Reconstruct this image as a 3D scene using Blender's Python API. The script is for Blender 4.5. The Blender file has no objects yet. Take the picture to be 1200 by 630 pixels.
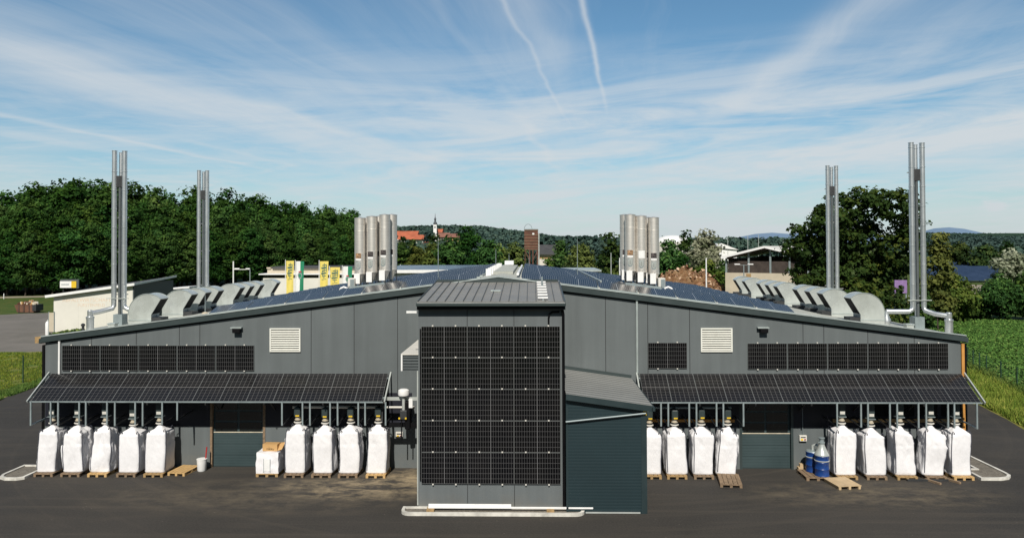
import bpy, bmesh, math, random
import numpy as np
from mathutils import Vector, Matrix, Euler, noise
R = math.radians
random.seed(7)
scene = bpy.context.scene
C = scene.collection

# ------------------------------------------------------------------ camera
CAM_H = 9.85
YAW, PITCH, ROLL, SHIFT = R(1.4), R(1.0), R(-0.2), -0.0339
cam = bpy.data.cameras.new('camera')
cam.lens = 27.0; cam.sensor_width = 36.0; cam.shift_y = SHIFT
cam.clip_start = 0.5; cam.clip_end = 30000
camo = bpy.data.objects.new('camera', cam); C.objects.link(camo)
CM = Matrix.Rotation(YAW, 3, 'Z') @ Matrix.Rotation(math.pi/2 + PITCH, 3, 'X') @ Matrix.Rotation(ROLL, 3, 'Z')
camo.matrix_world = Matrix.Translation((0, 0, CAM_H)) @ CM.to_4x4()
scene.camera = camo

def ray(px, py):
    return CM @ Vector(((px-600)/900, (315-py)/900 + SHIFT*1200/900, -1.0))
def at(px, py, Y):                       # survey: the point at distance Y seen there in the photograph
    d = ray(px, py); t = Y/d.y
    return Vector((d.x*t, Y, CAM_H + d.z*t))
def gnd(px, py, z=0.0):
    d = ray(px, py); t = (z-CAM_H)/d.z
    return Vector((d.x*t, d.y*t, z))

# ------------------------------------------------------------------ materials
def newmat(name):
    m = bpy.data.materials.new(name); m.use_nodes = True
    nt = m.node_tree; b = nt.nodes['Principled BSDF']
    return m, nt, b
def N(nt, t, **k):
    n = nt.nodes.new(t)
    for a, v in k.items(): setattr(n, a, v)
    return n
def L(nt, a, b): nt.links.new(a, b)
def mth(nt, op, a, b=None, c=None, clamp=False):
    n = N(nt, 'ShaderNodeMath', operation=op, use_clamp=clamp)
    for i, v in enumerate((a, b, c)):
        if v is None: continue
        if isinstance(v, (int, float)): n.inputs[i].default_value = v
        else: L(nt, v, n.inputs[i])
    return n.outputs[0]
def mixc(nt, fac, a, b, blend='MIX'):
    n = N(nt, 'ShaderNodeMix', data_type='RGBA', blend_type=blend)
    for s, v in ((n.inputs[0], fac), (n.inputs[6], a), (n.inputs[7], b)):
        if isinstance(v, (int, float)): s.default_value = v
        elif isinstance(v, (tuple, list)): s.default_value = (*v[:3], 1)
        else: L(nt, v, s)
    return n.outputs[2]
def mp(nt, v, f0, f1, t0=0., t1=1.):
    n = N(nt, 'ShaderNodeMapRange'); L(nt, v, n.inputs[0])
    for i, q in zip((1, 2, 3, 4), (f0, f1, t0, t1)): n.inputs[i].default_value = q
    return n.outputs[0]
def noi(nt, vec, scale, detail=4., rough=.55, dist=0.):
    n = N(nt, 'ShaderNodeTexNoise'); n.inputs['Scale'].default_value = scale
    n.inputs['Detail'].default_value = detail; n.inputs['Roughness'].default_value = rough
    n.inputs['Distortion'].default_value = dist
    if vec is not None: L(nt, vec, n.inputs['Vector'])
    return n.outputs['Fac']
def pos(nt): return N(nt, 'ShaderNodeNewGeometry').outputs['Position']
def objc(nt): return N(nt, 'ShaderNodeTexCoord').outputs['Object']
def scaled(nt, v, s):
    n = N(nt, 'ShaderNodeMapping'); L(nt, v, n.inputs['Vector']); n.inputs['Scale'].default_value = s
    return n.outputs[0]
def bump(nt, b, h, dist, strength=1.):
    n = N(nt, 'ShaderNodeBump'); n.inputs['Distance'].default_value = dist; n.inputs['Strength'].default_value = strength
    L(nt, h, n.inputs['Height']); L(nt, n.outputs[0], b.inputs['Normal'])

def plain(name, col, rough=.6, metal=0., var=.18, sc=3., spec=.5, bmp=0., bsc=20.):
    m, nt, b = newmat(name)
    p = objc(nt)
    n1 = noi(nt, p, sc, 5, .6)
    c0 = tuple(max(0, c*(1-var)) for c in col); c1 = tuple(c*(1+var) for c in col)
    L(nt, mixc(nt, mp(nt, n1, .3, .7), c0, c1), b.inputs['Base Color'])
    L(nt, mp(nt, n1, .3, .7, max(0., rough-.08), min(1., rough+.08)), b.inputs['Roughness'])
    b.inputs['Metallic'].default_value = metal; b.inputs['Specular IOR Level'].default_value = spec
    if bmp: bump(nt, b, noi(nt, p, bsc, 3), bmp)
    return m

M = {}
M['wall'] = None
def wallmat(name, col):
    m, nt, b = newmat(name); p = pos(nt)
    big = noi(nt, p, .35, 4, .6); st = noi(nt, scaled(nt, p, (2.2, 2.2, .12)), 1., 4, .6); fine = noi(nt, p, 30, 2)
    f = mth(nt, 'ADD', mth(nt, 'MULTIPLY', big, .5), mth(nt, 'MULTIPLY', st, .5))
    c = mixc(nt, mp(nt, f, .36, .64), tuple(x*.86 for x in col), tuple(x*1.13 for x in col))
    c = mixc(nt, mp(nt, fine, .3, .8, 0, .12), c, (.2, .2, .2))
    z = N(nt, 'ShaderNodeSeparateXYZ'); L(nt, p, z.inputs[0])
    dust = mth(nt, 'MULTIPLY', mp(nt, z.outputs[2], 0., .7, 1., 0.), mp(nt, noi(nt, p, 1.3, 4), .4, .75))
    c = mixc(nt, mth(nt, 'MULTIPLY', dust, .55), c, (.2, .17, .13))
    L(nt, c, b.inputs['Base Color']); b.inputs['Roughness'].default_value = .62
    b.inputs['Specular IOR Level'].default_value = .3
    bump(nt, b, noi(nt, p, 60, 2), .002, .6)
    return m
M['wall'] = wallmat('cladding grey', (.112, .128, .132))
M['wall_tower'] = wallmat('cladding grey annex', (.116, .131, .137))
M['band'] = plain('painted canopy shade', (.017, .018, .026), .5, 0, .25, .8, .3)  # near-black colour for the shade painted under the canopies
M['seam'] = plain('seam dark', (.02, .022, .024), .8)
M['teal'] = plain('teal sheet', (.019, .034, .038), .45, 0, .1, .8)
M['door_teal'] = plain('door teal', (.036, .058, .062), .5, 0, .1, .8)
M['fascia'] = plain('fascia teal', (.034, .048, .049), .45, 0, .12, .8)
M['flash'] = plain('flashing pale', (.42, .47, .46), .42, .3, .15, 1.5)
M['membrane'] = plain('membrane', (.40, .41, .37), .75, 0, .2, .7)
M['seamroof'] = plain('standing seam grey', (.215, .208, .192), .5, .0, .14, .9)
M['seamrib'] = plain('standing seam rib', (.10, .105, .105), .5, .3)
M['black'] = plain('black', (.004, .004, .005), .6, 0, .18, 3., .15)
M['dark'] = plain('dark grey', (.03, .032, .034), .55)
M['glass'] = plain('dark glass', (.006, .008, .008), .06, 0, .3, 1.2, .6)
M['white'] = plain('white paint', (.78, .78, .77), .5, 0, .06)
M['offwhite'] = plain('off white', (.62, .60, .55), .6, 0, .08)
M['cream'] = plain('cream', (.62, .55, .42), .6)
M['galv'] = plain('galvanised', (.54, .57, .545), .30, .35, .14, 1.1)
M['galvpost'] = plain('galvanised post', (.27, .32, .33), .5, .3, .12, 3.)

def steelmat():
    m, nt, b = newmat('stainless'); p = objc(nt)
    br = noi(nt, scaled(nt, p, (.5, .5, 1.6)), 1., 2)
    L(nt, mixc(nt, br, (.68, .70, .71), (.78, .80, .81)), b.inputs['Base Color'])
    b.inputs['Metallic'].default_value = .88
    L(nt, mp(nt, br, .3, .7, .36, .42), b.inputs['Roughness'])
    return m
M['steel'] = steelmat()
def silomat():
    m, nt, b = newmat('brushed aluminium'); p = objc(nt)
    br = noi(nt, scaled(nt, p, (1, 1, 22)), 2., 3)
    st = noi(nt, scaled(nt, p, (5, 5, .4)), 1., 3)
    f = mth(nt, 'ADD', mth(nt, 'MULTIPLY', br, .6), mth(nt, 'MULTIPLY', st, .4))
    L(nt, mixc(nt, mp(nt, f, .3, .7), (.62, .58, .53), (.86, .83, .78)), b.inputs['Base Color'])
    b.inputs['Metallic'].default_value = .75; b.inputs['Roughness'].default_value = .48
    return m
M['silo'] = silomat()
M['wood'] = plain('timber', (.34, .225, .105), .75, 0, .3, 9, .3)
M['wood_new'] = plain('fresh timber', (.52, .34, .15), .7, 0, .18, 7, .3)
M['wood_old'] = plain('weathered timber', (.22, .155, .10), .8, 0, .35, 9, .3)
M['ply'] = plain('plywood', (.50, .37, .22), .65, 0, .16, 4, .3)
M['orange_wood'] = plain('larch', (.50, .24, .06), .65, 0, .15, 2.5, .3)
M['brown_wood'] = plain('brown boards', (.115, .048, .03), .8, 0, .35, 1.2)
M['barnwood'] = plain('barn boards', (.075, .058, .05), .85, 0, .4, 1.5)
M['card'] = plain('cardboard', (.50, .30, .12), .75, 0, .08)
M['blue'] = plain('blue paint', (.008, .045, .20), .38, 0, .2)
M['red'] = plain('red', (.38, .02, .02), .5)
M['yellow'] = plain('yellow', (.75, .50, .03), .5)
M['flagyellow'] = plain('banner yellow', (.74, .60, .14), .7, 0, .12, 1.2)
M['flaggreen'] = plain('banner green', (.01, .20, .10), .7)
M['flagdark'] = plain('banner print', (.10, .17, .12), .7)
M['flagred'] = plain('banner red', (.55, .03, .04), .7)
M['purple'] = plain('purple', (.24, .15, .33), .7)
M['whitewall'] = plain('white render', (.66, .64, .58), .8, 0, .06, .4)
M['textpeach'] = plain('faded orange paint', (.66, .52, .40), .8)
M['greyside'] = plain('grey side', (.075, .088, .092), .7)
M['darkroof'] = plain('dark roof', (.055, .055, .057), .8, 0, .2, .6)
M['redroof'] = plain('red tiles', (.42, .115, .055), .8, 0, .25, .2)
M['brownroof'] = plain('brown tiles', (.22, .10, .07), .8, 0, .25, .2)
M['beigewall'] = plain('beige concrete', (.50, .44, .34), .8, 0, .12, .5)
M['townwall'] = plain('town wall', (.62, .58, .52), .8, 0, .1, .1)
M['townyellow'] = plain('town yellow', (.60, .42, .16), .8)
M['spire'] = plain('spire copper', (.05, .06, .07), .6)
M['kerb'] = plain('kerb concrete', (.58, .56, .51), .8, 0, .25, 2.5)
M['greenpost'] = plain('green post', (.018, .05, .03), .5)
M['carpaint'] = plain('silver car paint', (.38, .40, .42), .3, .5, .05)
M['rubber'] = plain('rubber', (.012, .012, .012), .8)
M['skin_strap'] = plain('strap', (.05, .055, .075), .8)
M['blueroofpv'] = plain('far solar', (.025, .04, .075), .25, 0, .2, .5)
M['rust'] = plain('rusty steel', (.13, .06, .035), .8, 0, .4, 1)

def bagmat():
    m, nt, b = newmat('woven white fabric'); p = objc(nt)
    n1 = noi(nt, p, 5, 4, .6, .6)
    L(nt, mixc(nt, mp(nt, n1, .3, .7), (.84, .83, .85), (.91, .90, .92)), b.inputs['Base Color'])
    b.inputs['Roughness'].default_value = .6; b.inputs['Specular IOR Level'].default_value = .25
    w = noi(nt, scaled(nt, p, (9, 9, 3.)), 1., 5, .65, 1.2)
    bump(nt, b, w, .03, .7)
    t = N(nt, 'ShaderNodeBsdfTranslucent'); t.inputs[0].default_value = (.88, .87, .86, 1)
    mx = N(nt, 'ShaderNodeMixShader'); mx.inputs[0].default_value = .12
    L(nt, b.outputs[0], mx.inputs[1]); L(nt, t.outputs[0], mx.inputs[2]); L(nt, mx.outputs[0], nt.nodes['Material Output'].inputs[0])
    return m
M['bag'] = bagmat()

def pvmat(name, cell, line, spec):
    m, nt, b = newmat(name)
    uv = N(nt, 'ShaderNodeUVMap').outputs[0]
    s = N(nt, 'ShaderNodeSeparateXYZ'); L(nt, uv, s.inputs[0])
    u, v = s.outputs[0], s.outputs[1]
    def lines(x, k, w):
        f = mth(nt, 'FRACT', mth(nt, 'MULTIPLY', x, k))
        return mth(nt, 'GREATER_THAN', mth(nt, 'ABSOLUTE', mth(nt, 'SUBTRACT', f, .5)), .5-w)
    lu, lv = lines(u, 18., .05), lines(v, 6., .03)
    bus = lines(v, 60., .05)
    grid = mth(nt, 'MAXIMUM', lu, lv)
    mid = mth(nt, 'LESS_THAN', mth(nt, 'ABSOLUTE', mth(nt, 'SUBTRACT', u, .5)), .006)
    fr = mth(nt, 'MAXIMUM', mth(nt, 'GREATER_THAN', mth(nt, 'ABSOLUTE', mth(nt, 'SUBTRACT', u, .5)), .494),
             mth(nt, 'GREATER_THAN', mth(nt, 'ABSOLUTE', mth(nt, 'SUBTRACT', v, .5)), .490))
    oi = N(nt, 'ShaderNodeObjectInfo').outputs['Random']
    n1 = noi(nt, pos(nt), 1.2, 3)
    cc = mixc(nt, oi, tuple(x*.75 for x in cell), tuple(x*1.3 for x in cell))
    cc = mixc(nt, mth(nt, 'MULTIPLY', bus, .05), cc, line)
    cc = mixc(nt, grid, cc, line)
    cc = mixc(nt, mid, cc, tuple(min(1, x*1.7) for x in line))
    cc = mixc(nt, fr, cc, (.145, .15, .15))
    cc = mixc(nt, mp(nt, n1, .4, .8, 0, .012), cc, (.4, .35, .3))
    L(nt, cc, b.inputs['Base Color'])
    L(nt, mp(nt, n1, .3, .7, .10, .2), b.inputs['Roughness'])
    b.inputs['Specular IOR Level'].default_value = spec
    return m
M['pv'] = pvmat('solar cells', (.002, .0021, .0032), (.092, .092, .095), .25)
M['pvcanopy'] = pvmat('solar cells canopy', (.0045, .0045, .006), (.12, .118, .116), .45)  # grey sheen of the canopy put into lighter cells and lines
M['pvroof'] = pvmat('solar cells roof', (.011, .0145, .020), (.22, .235, .25), .40)

def ribmat(name, col, axis, pitch, depth, rough=.45, metal=.0, groove_shade=.55):
    m, nt, b = newmat(name); p = pos(nt)
    s = N(nt, 'ShaderNodeSeparateXYZ'); L(nt, p, s.inputs[0])
    f = mth(nt, 'FRACT', mth(nt, 'DIVIDE', s.outputs[axis], pitch))
    h = mth(nt, 'SMOOTH_MIN', mth(nt, 'MULTIPLY', mth(nt, 'ABSOLUTE', mth(nt, 'SUBTRACT', f, .5)), 4.), 1., .3)
    n1 = noi(nt, p, .6, 4)
    c = mixc(nt, mp(nt, n1, .3, .7), tuple(x*.9 for x in col), tuple(x*1.1 for x in col))
    c = mixc(nt, mp(nt, h, .0, .35, groove_shade, 0.), c, tuple(x*.35 for x in col))  # shading of the rib grooves painted into the colour
    L(nt, c, b.inputs['Base Color']); b.inputs['Roughness'].default_value = rough; b.inputs['Metallic'].default_value = metal
    bump(nt, b, h, depth, 1.)
    return m
M['ribwall'] = ribmat('ribbed wall', (.014, .030, .036), 2, .115, .0025, .45, 0., .25)
M['ribroof'] = ribmat('ribbed roof', (.235, .238, .228), 1, .46, .05, .5, .0)
M['louvre'] = plain('louvre white', (.72, .72, .66), .5, 0, .05)

def asphalt():
    m, nt, b = newmat('asphalt'); p = pos(nt)
    n1 = noi(nt, p, .12, 5, .6, .4); n2 = noi(nt, scaled(nt, p, (.16, .6, 1)), 1., 6, .68, 1.); n3 = noi(nt, p, 14, 5, .75)
    n4 = noi(nt, scaled(nt, p, (.035, 1.6, 1)), 1., 3, .5)
    c = mixc(nt, mp(nt, n1, .3, .7), (.024, .0225, .021), (.044, .040, .036))
    c = mixc(nt, mp(nt, n2, .50, .80, 0, .36), c, (.098, .080, .060))
    c = mixc(nt, mp(nt, n4, .56, .74, 0, .22), c, (.12, .10, .076))
    c = mixc(nt, mp(nt, n3, .35, .72, 0, .34), c, (.12, .108, .092))
    vr = N(nt, 'ShaderNodeTexVoronoi'); vr.inputs['Scale'].default_value = 2.6; L(nt, p, vr.inputs['Vector'])
    c = mixc(nt, mth(nt, 'MULTIPLY', mp(nt, vr.outputs['Distance'], .03, .09, .55, 0.), mp(nt, noi(nt, p, .8, 3), .5, .6)), c, (.22, .19, .15))
    s = N(nt, 'ShaderNodeSeparateXYZ'); L(nt, p, s.inputs[0])
    def blob(cx, cy, rx, ry):
        dx = mth(nt, 'DIVIDE', mth(nt, 'SUBTRACT', s.outputs[0], cx), rx); dy = mth(nt, 'DIVIDE', mth(nt, 'SUBTRACT', s.outputs[1], cy), ry)
        q = mth(nt, 'ADD', mth(nt, 'MULTIPLY', dx, dx), mth(nt, 'MULTIPLY', dy, dy))
        return mp(nt, q, 0., 1.0, 1., 0.)
    d = mth(nt, 'MAXIMUM', blob(-7.0, 31.6, 4.6, 1.9), mth(nt, 'MULTIPLY', blob(-5.2, 32.9, 2.6, 1.9), 1.35))
    d = mth(nt, 'MAXIMUM', d, mth(nt, 'MULTIPLY', blob(-10.5, 30.6, 8., 2.6), .25))
    d = mth(nt, 'MAXIMUM', d, mth(nt, 'MULTIPLY', blob(13.5, 31.0, 6., 2.0), .35))
    dn = mp(nt, noi(nt, scaled(nt, p, (.9, 1.5, 1)), 1., 9, .74, .25), .42, .66)
    c = mixc(nt, mth(nt, 'MULTIPLY', mth(nt, 'MULTIPLY', d, dn, clamp=True), .85), c, (.38, .30, .19))
    # tyre arcs round the yard corner
    dx = mth(nt, 'SUBTRACT', s.outputs[0], 2.0); dy = mth(nt, 'SUBTRACT', s.outputs[1], 52.0)
    rr = mth(nt, 'SQRT', mth(nt, 'ADD', mth(nt, 'MULTIPLY', dx, dx), mth(nt, 'MULTIPLY', dy, dy)))
    arc = noi(nt, None, 1.); 
    cmb = N(nt, 'ShaderNodeCombineXYZ'); L(nt, mth(nt, 'MULTIPLY', rr, 1.6), cmb.inputs[0]); L(nt, mth(nt, 'MULTIPLY', s.outputs[0], .04), cmb.inputs[1])
    an = noi(nt, cmb.outputs[0], 1., 3, .6)
    c = mixc(nt, mth(nt, 'MULTIPLY', mp(nt, an, .55, .75), .3), c, (.10, .084, .066))
    L(nt, c, b.inputs['Base Color']); b.inputs['Roughness'].default_value = .85; b.inputs['Specular IOR Level'].default_value = .25
    bump(nt, b, n3, .006, .8)
    return m
M['asphalt'] = asphalt()
def groundmat(name, cols, scales=(.05, .6, 9.), rough=.95, bmp=.05):
    m, nt, b = newmat(name); p = pos(nt)
    a = noi(nt, p, scales[0], 5, .6); q = noi(nt, p, scales[1], 5, .65, .5); r = noi(nt, p, scales[2], 3, .6)
    c = mixc(nt, mp(nt, a, .35, .65), cols[0], cols[1])
    c = mixc(nt, mp(nt, q, .42, .68), c, cols[2])
    c = mixc(nt, mp(nt, r, .4, .75, 0, .6), c, cols[3])
    L(nt, c, b.inputs['Base Color']); b.inputs['Roughness'].default_value = rough; b.inputs['Specular IOR Level'].default_value = .15
    bump(nt, b, r, bmp, .9)
    return m
M['grass'] = groundmat('meadow', ((.040, .085, .016), (.060, .105, .020), (.13, .12, .035), (.022, .05, .010)))
M['lawn'] = groundmat('lawn', ((.085, .15, .026), (.14, .18, .035), (.29, .24, .07), (.06, .10, .018)), (.12, .5, 10.))
M['verge'] = groundmat('verge', ((.13, .16, .03), (.20, .19, .04), (.28, .23, .06), (.06, .09, .018)), (.15, .8, 7.))
M['soil'] = groundmat('crop soil', ((.03, .06, .012), (.035, .07, .014), (.05, .06, .02), (.015, .03, .008)))
M['lot'] = groundmat('old asphalt', ((.15, .14, .125), (.19, .175, .155), (.22, .20, .18), (.10, .095, .085)), (.05, .25, 12.), .9, .01)
M['gravelroad'] = groundmat('gravel road', ((.30, .26, .20), (.36, .31, .24), (.26, .22, .17), (.2, .17, .13)), (.1, .5, 12.), .95, .02)
M['gravel'] = groundmat('gravel', ((.20, .18, .15), (.26, .235, .2), (.14, .125, .105), (.06, .055, .045)), (1., 9., 26.), .95, .03)

def leafmat(name, dark, mid, light, trans=.25):
    m, nt, b = newmat(name)
    at_ = N(nt, 'ShaderNodeAttribute', attribute_name='tone').outputs['Fac']
    oi = N(nt, 'ShaderNodeObjectInfo').outputs['Random']
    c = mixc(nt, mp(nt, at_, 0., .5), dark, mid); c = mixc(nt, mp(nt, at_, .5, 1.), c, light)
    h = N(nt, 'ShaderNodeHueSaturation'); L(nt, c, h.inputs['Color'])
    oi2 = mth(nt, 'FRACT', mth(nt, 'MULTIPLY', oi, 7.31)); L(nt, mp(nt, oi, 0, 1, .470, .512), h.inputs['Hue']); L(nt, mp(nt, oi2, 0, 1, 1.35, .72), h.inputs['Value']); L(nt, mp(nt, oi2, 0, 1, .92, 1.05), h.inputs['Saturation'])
    L(nt, h.outputs[0], b.inputs['Base Color']); b.inputs['Roughness'].default_value = .7; b.inputs['Specular IOR Level'].default_value = .1
    t = N(nt, 'ShaderNodeBsdfTranslucent'); L(nt, mixc(nt, .5, h.outputs[0], light), t.inputs[0])
    mx = N(nt, 'ShaderNodeMixShader'); mx.inputs[0].default_value = trans
    L(nt, b.outputs[0], mx.inputs[1]); L(nt, t.outputs[0], mx.inputs[2])
    L(nt, mx.outputs[0], nt.nodes['Material Output'].inputs[0])
    return m
M['leaf'] = leafmat('foliage', (0.0185, 0.0525, 0.0132), (0.0396, 0.102, 0.0215), (0.099, 0.1875, 0.0363))
M['leaf_forest'] = leafmat('foliage wood', (0.0144, 0.0455, 0.0108), (0.0326, 0.0911, 0.016), (0.0785, 0.1593, 0.0267))
M['leaf_gold'] = leafmat('foliage golden', (0.0442, 0.0697, 0.0155), (0.0928, 0.1233, 0.0243), (0.1414, 0.1661, 0.0376))
M['leaf_dark'] = leafmat('foliage dark', (0.015, 0.039, 0.012), (0.033, 0.069, 0.0165), (0.0825, 0.1125, 0.027))
M['leaf_oak'] = leafmat('foliage oak', (0.0182, 0.0483, 0.0137), (0.0424, 0.0895, 0.0206), (0.12, 0.155, 0.031))
M['leaf_silver'] = leafmat('foliage silver', (.09, .12, .06), (.30, .33, .22), (.62, .63, .48))
M['leaf_bright'] = leafmat('foliage bright', (0.0378, 0.081, 0.0149), (0.081, 0.1553, 0.027), (0.1755, 0.2228, 0.0473))
M['leaf_crop'] = leafmat('crop leaves', (0.0401, 0.0871, 0.0146), (0.0801, 0.1625, 0.023), (0.1869, 0.2554, 0.0523), .2)
M['leaf_far'] = leafmat('foliage far', (0.0292, 0.0596, 0.0572), (0.0468, 0.0852, 0.0748), (0.076, 0.1207, 0.0924), .1)  # bluish distance haze mixed into the leaf colours
M['leaf_farther'] = leafmat('foliage farther', (0.0286, 0.0572, 0.0557), (0.0418, 0.0748, 0.0678), (0.0605, 0.099, 0.0823), .1)  # leaf colours with still more distance haze painted in
M['blade'] = leafmat('grass blades', (0.0939, 0.1653, 0.0214), (0.2034, 0.2756, 0.0417), (0.4069, 0.4042, 0.0893), .3)
M['blade_green'] = leafmat('green blades', (0.049, 0.112, 0.0196), (0.098, 0.182, 0.0336), (0.168, 0.238, 0.056), .3)
M['bark'] = plain('bark', (.055, .042, .032), .9, 0, .3, 3)
M['mountain'] = plain('hazy hill', (.16, .235, .34), 1., 0, .05, .002, 0.)  # blue of the air's haze painted as the hill's colour
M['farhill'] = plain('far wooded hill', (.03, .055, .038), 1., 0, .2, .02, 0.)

# ------------------------------------------------------------------ mesh builder
class MB:
    def __init__(s): s.v = []; s.f = []; s.m = []; s.uv = {}
    def face(s, idx, mi=0): s.f.append(tuple(idx)); s.m.append(mi)
    def poly(s, pts, mi=0):
        k = len(s.v); s.v += [tuple(p) for p in pts]; s.face(range(k, k+len(pts)), mi); return s
    def box(s, x0, x1, y0, y1, z0, z1, mi=0, mat=None):
        k = len(s.v)
        P = [Vector((x, y, z)) for z in (z0, z1) for y in (y0, y1) for x in (x0, x1)]
        if mat is not None: P = [mat @ p for p in P]
        s.v += [tuple(p) for p in P]
        for q in ((0, 2, 3, 1), (4, 5, 7, 6), (0, 1, 5, 4), (2, 6, 7, 3), (0, 4, 6, 2), (1, 3, 7, 5)):
            s.face([k+i for i in q], mi)
        return s
    def bar(s, a, b, w, h, up=(0, 0, 1), mi=0):            # rectangular bar from a to b
        a, b = Vector(a), Vector(b); d = (b-a); ln = d.length; d.normalize()
        u = Vector(up); side = d.cross(u)
        if side.length < 1e-4: side = d.cross(Vector((0, 1, 0)))
        side.normalize(); u = side.cross(d)
        k = len(s.v)
        for e in (a, b):
            for p, q in ((-1, -1), (1, -1), (1, 1), (-1, 1)): s.v.append(tuple(e + side*(p*w/2) + u*(q*h/2)))
        for q in ((0, 1, 2, 3), (7, 6, 5, 4), (0, 4, 5, 1), (1, 5, 6, 2), (2, 6, 7, 3), (3, 7, 4, 0)): s.face([k+i for i in q], mi)
        return s
    def tube(s, pts, r, n=10, mi=0, caps=True):
        pts = [Vector(p) for p in pts]; rs = r if isinstance(r, (list, tuple)) else [r]*len(pts)
        k = len(s.v); T = []
        for i in range(len(pts)):
            a = pts[max(i-1, 0)]; b = pts[min(i+1, len(pts)-1)]; T.append((b-a).normalized())
        ref = Vector((0, 0, 1)) if abs(T[0].z) < .9 else Vector((0, 1, 0))
        for i, p in enumerate(pts):
            x = ref - T[i]*ref.dot(T[i])
            if x.length < 1e-3: x = Vector((1, 0, 0)) - T[i]*T[i].x
            x.normalize(); y = T[i].cross(x); ref = x
            for j in range(n):
                a = 2*math.pi*j/n; s.v.append(tuple(p + x*(rs[i]*math.cos(a)) + y*(rs[i]*math.sin(a))))
        for i in range(len(pts)-1):
            for j in range(n):
                s.face((k+i*n+j, k+i*n+(j+1) % n, k+(i+1)*n+(j+1) % n, k+(i+1)*n+j), mi)
        if caps:
            s.face([k+j for j in range(n)][::-1], mi); e = k+(len(pts)-1)*n; s.face([e+j for j in range(n)], mi)
        return s
    def lathe(s, prof, c=(0, 0, 0), n=20, mi=0):
        k = len(s.v); c = Vector(c)
        for r, z in prof:
            for j in range(n):
                a = 2*math.pi*j/n; s.v.append((c.x+r*math.cos(a), c.y+r*math.sin(a), c.z+z))
        for i in range(len(prof)-1):
            for j in range(n): s.face((k+i*n+j, k+i*n+(j+1) % n, k+(i+1)*n+(j+1) % n, k+(i+1)*n+j), mi)
        s.face([k+j for j in range(n)][::-1], mi); e = k+(len(prof)-1)*n; s.face([e+j for j in range(n)], mi)
        return s
    def prism(s, poly, y0, y1, mi=0, axis='Y'):            # polygon in (x,z) extruded along Y, or in (x,y) along Z
        n = len(poly); k = len(s.v)
        for y in (y0, y1):
            for a, b in poly: s.v.append((a, y, b) if axis == 'Y' else ((a, b, y) if axis == 'Z' else (y, a, b)))
        s.face([k+i for i in range(n)], mi); s.face([k+n+i for i in range(n)][::-1], mi)
        for i in range(n): s.face((k+i, k+n+i, k+n+(i+1) % n, k+(i+1) % n), mi)
        return s
    def build(s, name, mats, parent=None, world=False, smooth=0, bevel=0):
        me = bpy.data.meshes.new(name); me.from_pydata(s.v, [], s.f)
        for m in (mats if isinstance(mats, (list, tuple)) else [mats]): me.materials.append(m)
        me.polygons.foreach_set('material_index', s.m)
        bm = bmesh.new(); bm.from_mesh(me); bmesh.ops.recalc_face_normals(bm, faces=bm.faces); bm.to_mesh(me); bm.free()
        if smooth:
            me.polygons.foreach_set('use_smooth', [True]*len(me.polygons)); me.set_sharp_from_angle(angle=R(smooth))
        me.update()
        o = bpy.data.objects.new(name, me); C.objects.link(o)
        if bevel:
            b = o.modifiers.new('bevel', 'BEVEL'); b.width = bevel; b.segments = 2; b.limit_method = 'ANGLE'
        if parent is not None:
            o.parent = parent
            if world:
                p = parent; off = Vector((0, 0, 0))
                while p is not None: off += p.location; p = p.parent
                o.location = -off
        return o

def tag(o, label=None, cat=None, group=None, kind=None):
    if label: o['label'] = label
    if cat: o['category'] = cat
    if group: o['group'] = group
    if kind: o['kind'] = kind
    return o
def thing(name, label, cat, loc=(0, 0, 0), rz=0., group=None):
    o = bpy.data.objects.new(name, None); C.objects.link(o); o.location = loc; o.rotation_euler = (0, 0, rz)
    o.empty_display_size = .3
    return tag(o, label, cat, group)
def dup(root, loc, rz=None, label=None, group=None):
    def cp(o, par):
        c = o.copy(); C.objects.link(c); c.parent = par
        for ch in list(o.children): cp(ch, c)
        return c
    r = cp(root, None); r.location = loc
    if rz is not None: r.rotation_euler = (0, 0, rz)
    if label: r['label'] = label
    if group: r['group'] = group
    return r
def share(name, me, parent, mat4):
    o = bpy.data.objects.new(name, me); C.objects.link(o); o.parent = parent; o.matrix_local = mat4
    return o
def textmesh(name, body, size, mat, parent, M4, align='CENTER', ext=.004):
    cu = bpy.data.curves.new('t', 'FONT'); cu.body = body; cu.size = size; cu.align_x = align; cu.align_y = 'CENTER'; cu.extrude = ext
    t = bpy.data.objects.new('t', cu); C.objects.link(t)
    dg = bpy.context.evaluated_depsgraph_get(); dg.update()
    me = bpy.data.meshes.new_from_object(t.evaluated_get(dg)); me.name = name
    bpy.data.objects.remove(t); bpy.data.curves.remove(cu)
    me.materials.clear(); me.materials.append(mat)
    return share(name, me, parent, M4)
FRONT = Matrix(((1, 0, 0, 0), (0, 0, -1, 0), (0, 1, 0, 0), (0, 0, 0, 1)))    # local XY -> world XZ, normal to the viewer's side (-Y)

ORD = ['first', 'second', 'third', 'fourth', 'fifth', 'sixth', 'seventh', 'eighth', 'ninth', 'tenth', 'eleventh', 'twelfth', 'thirteenth']

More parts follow.
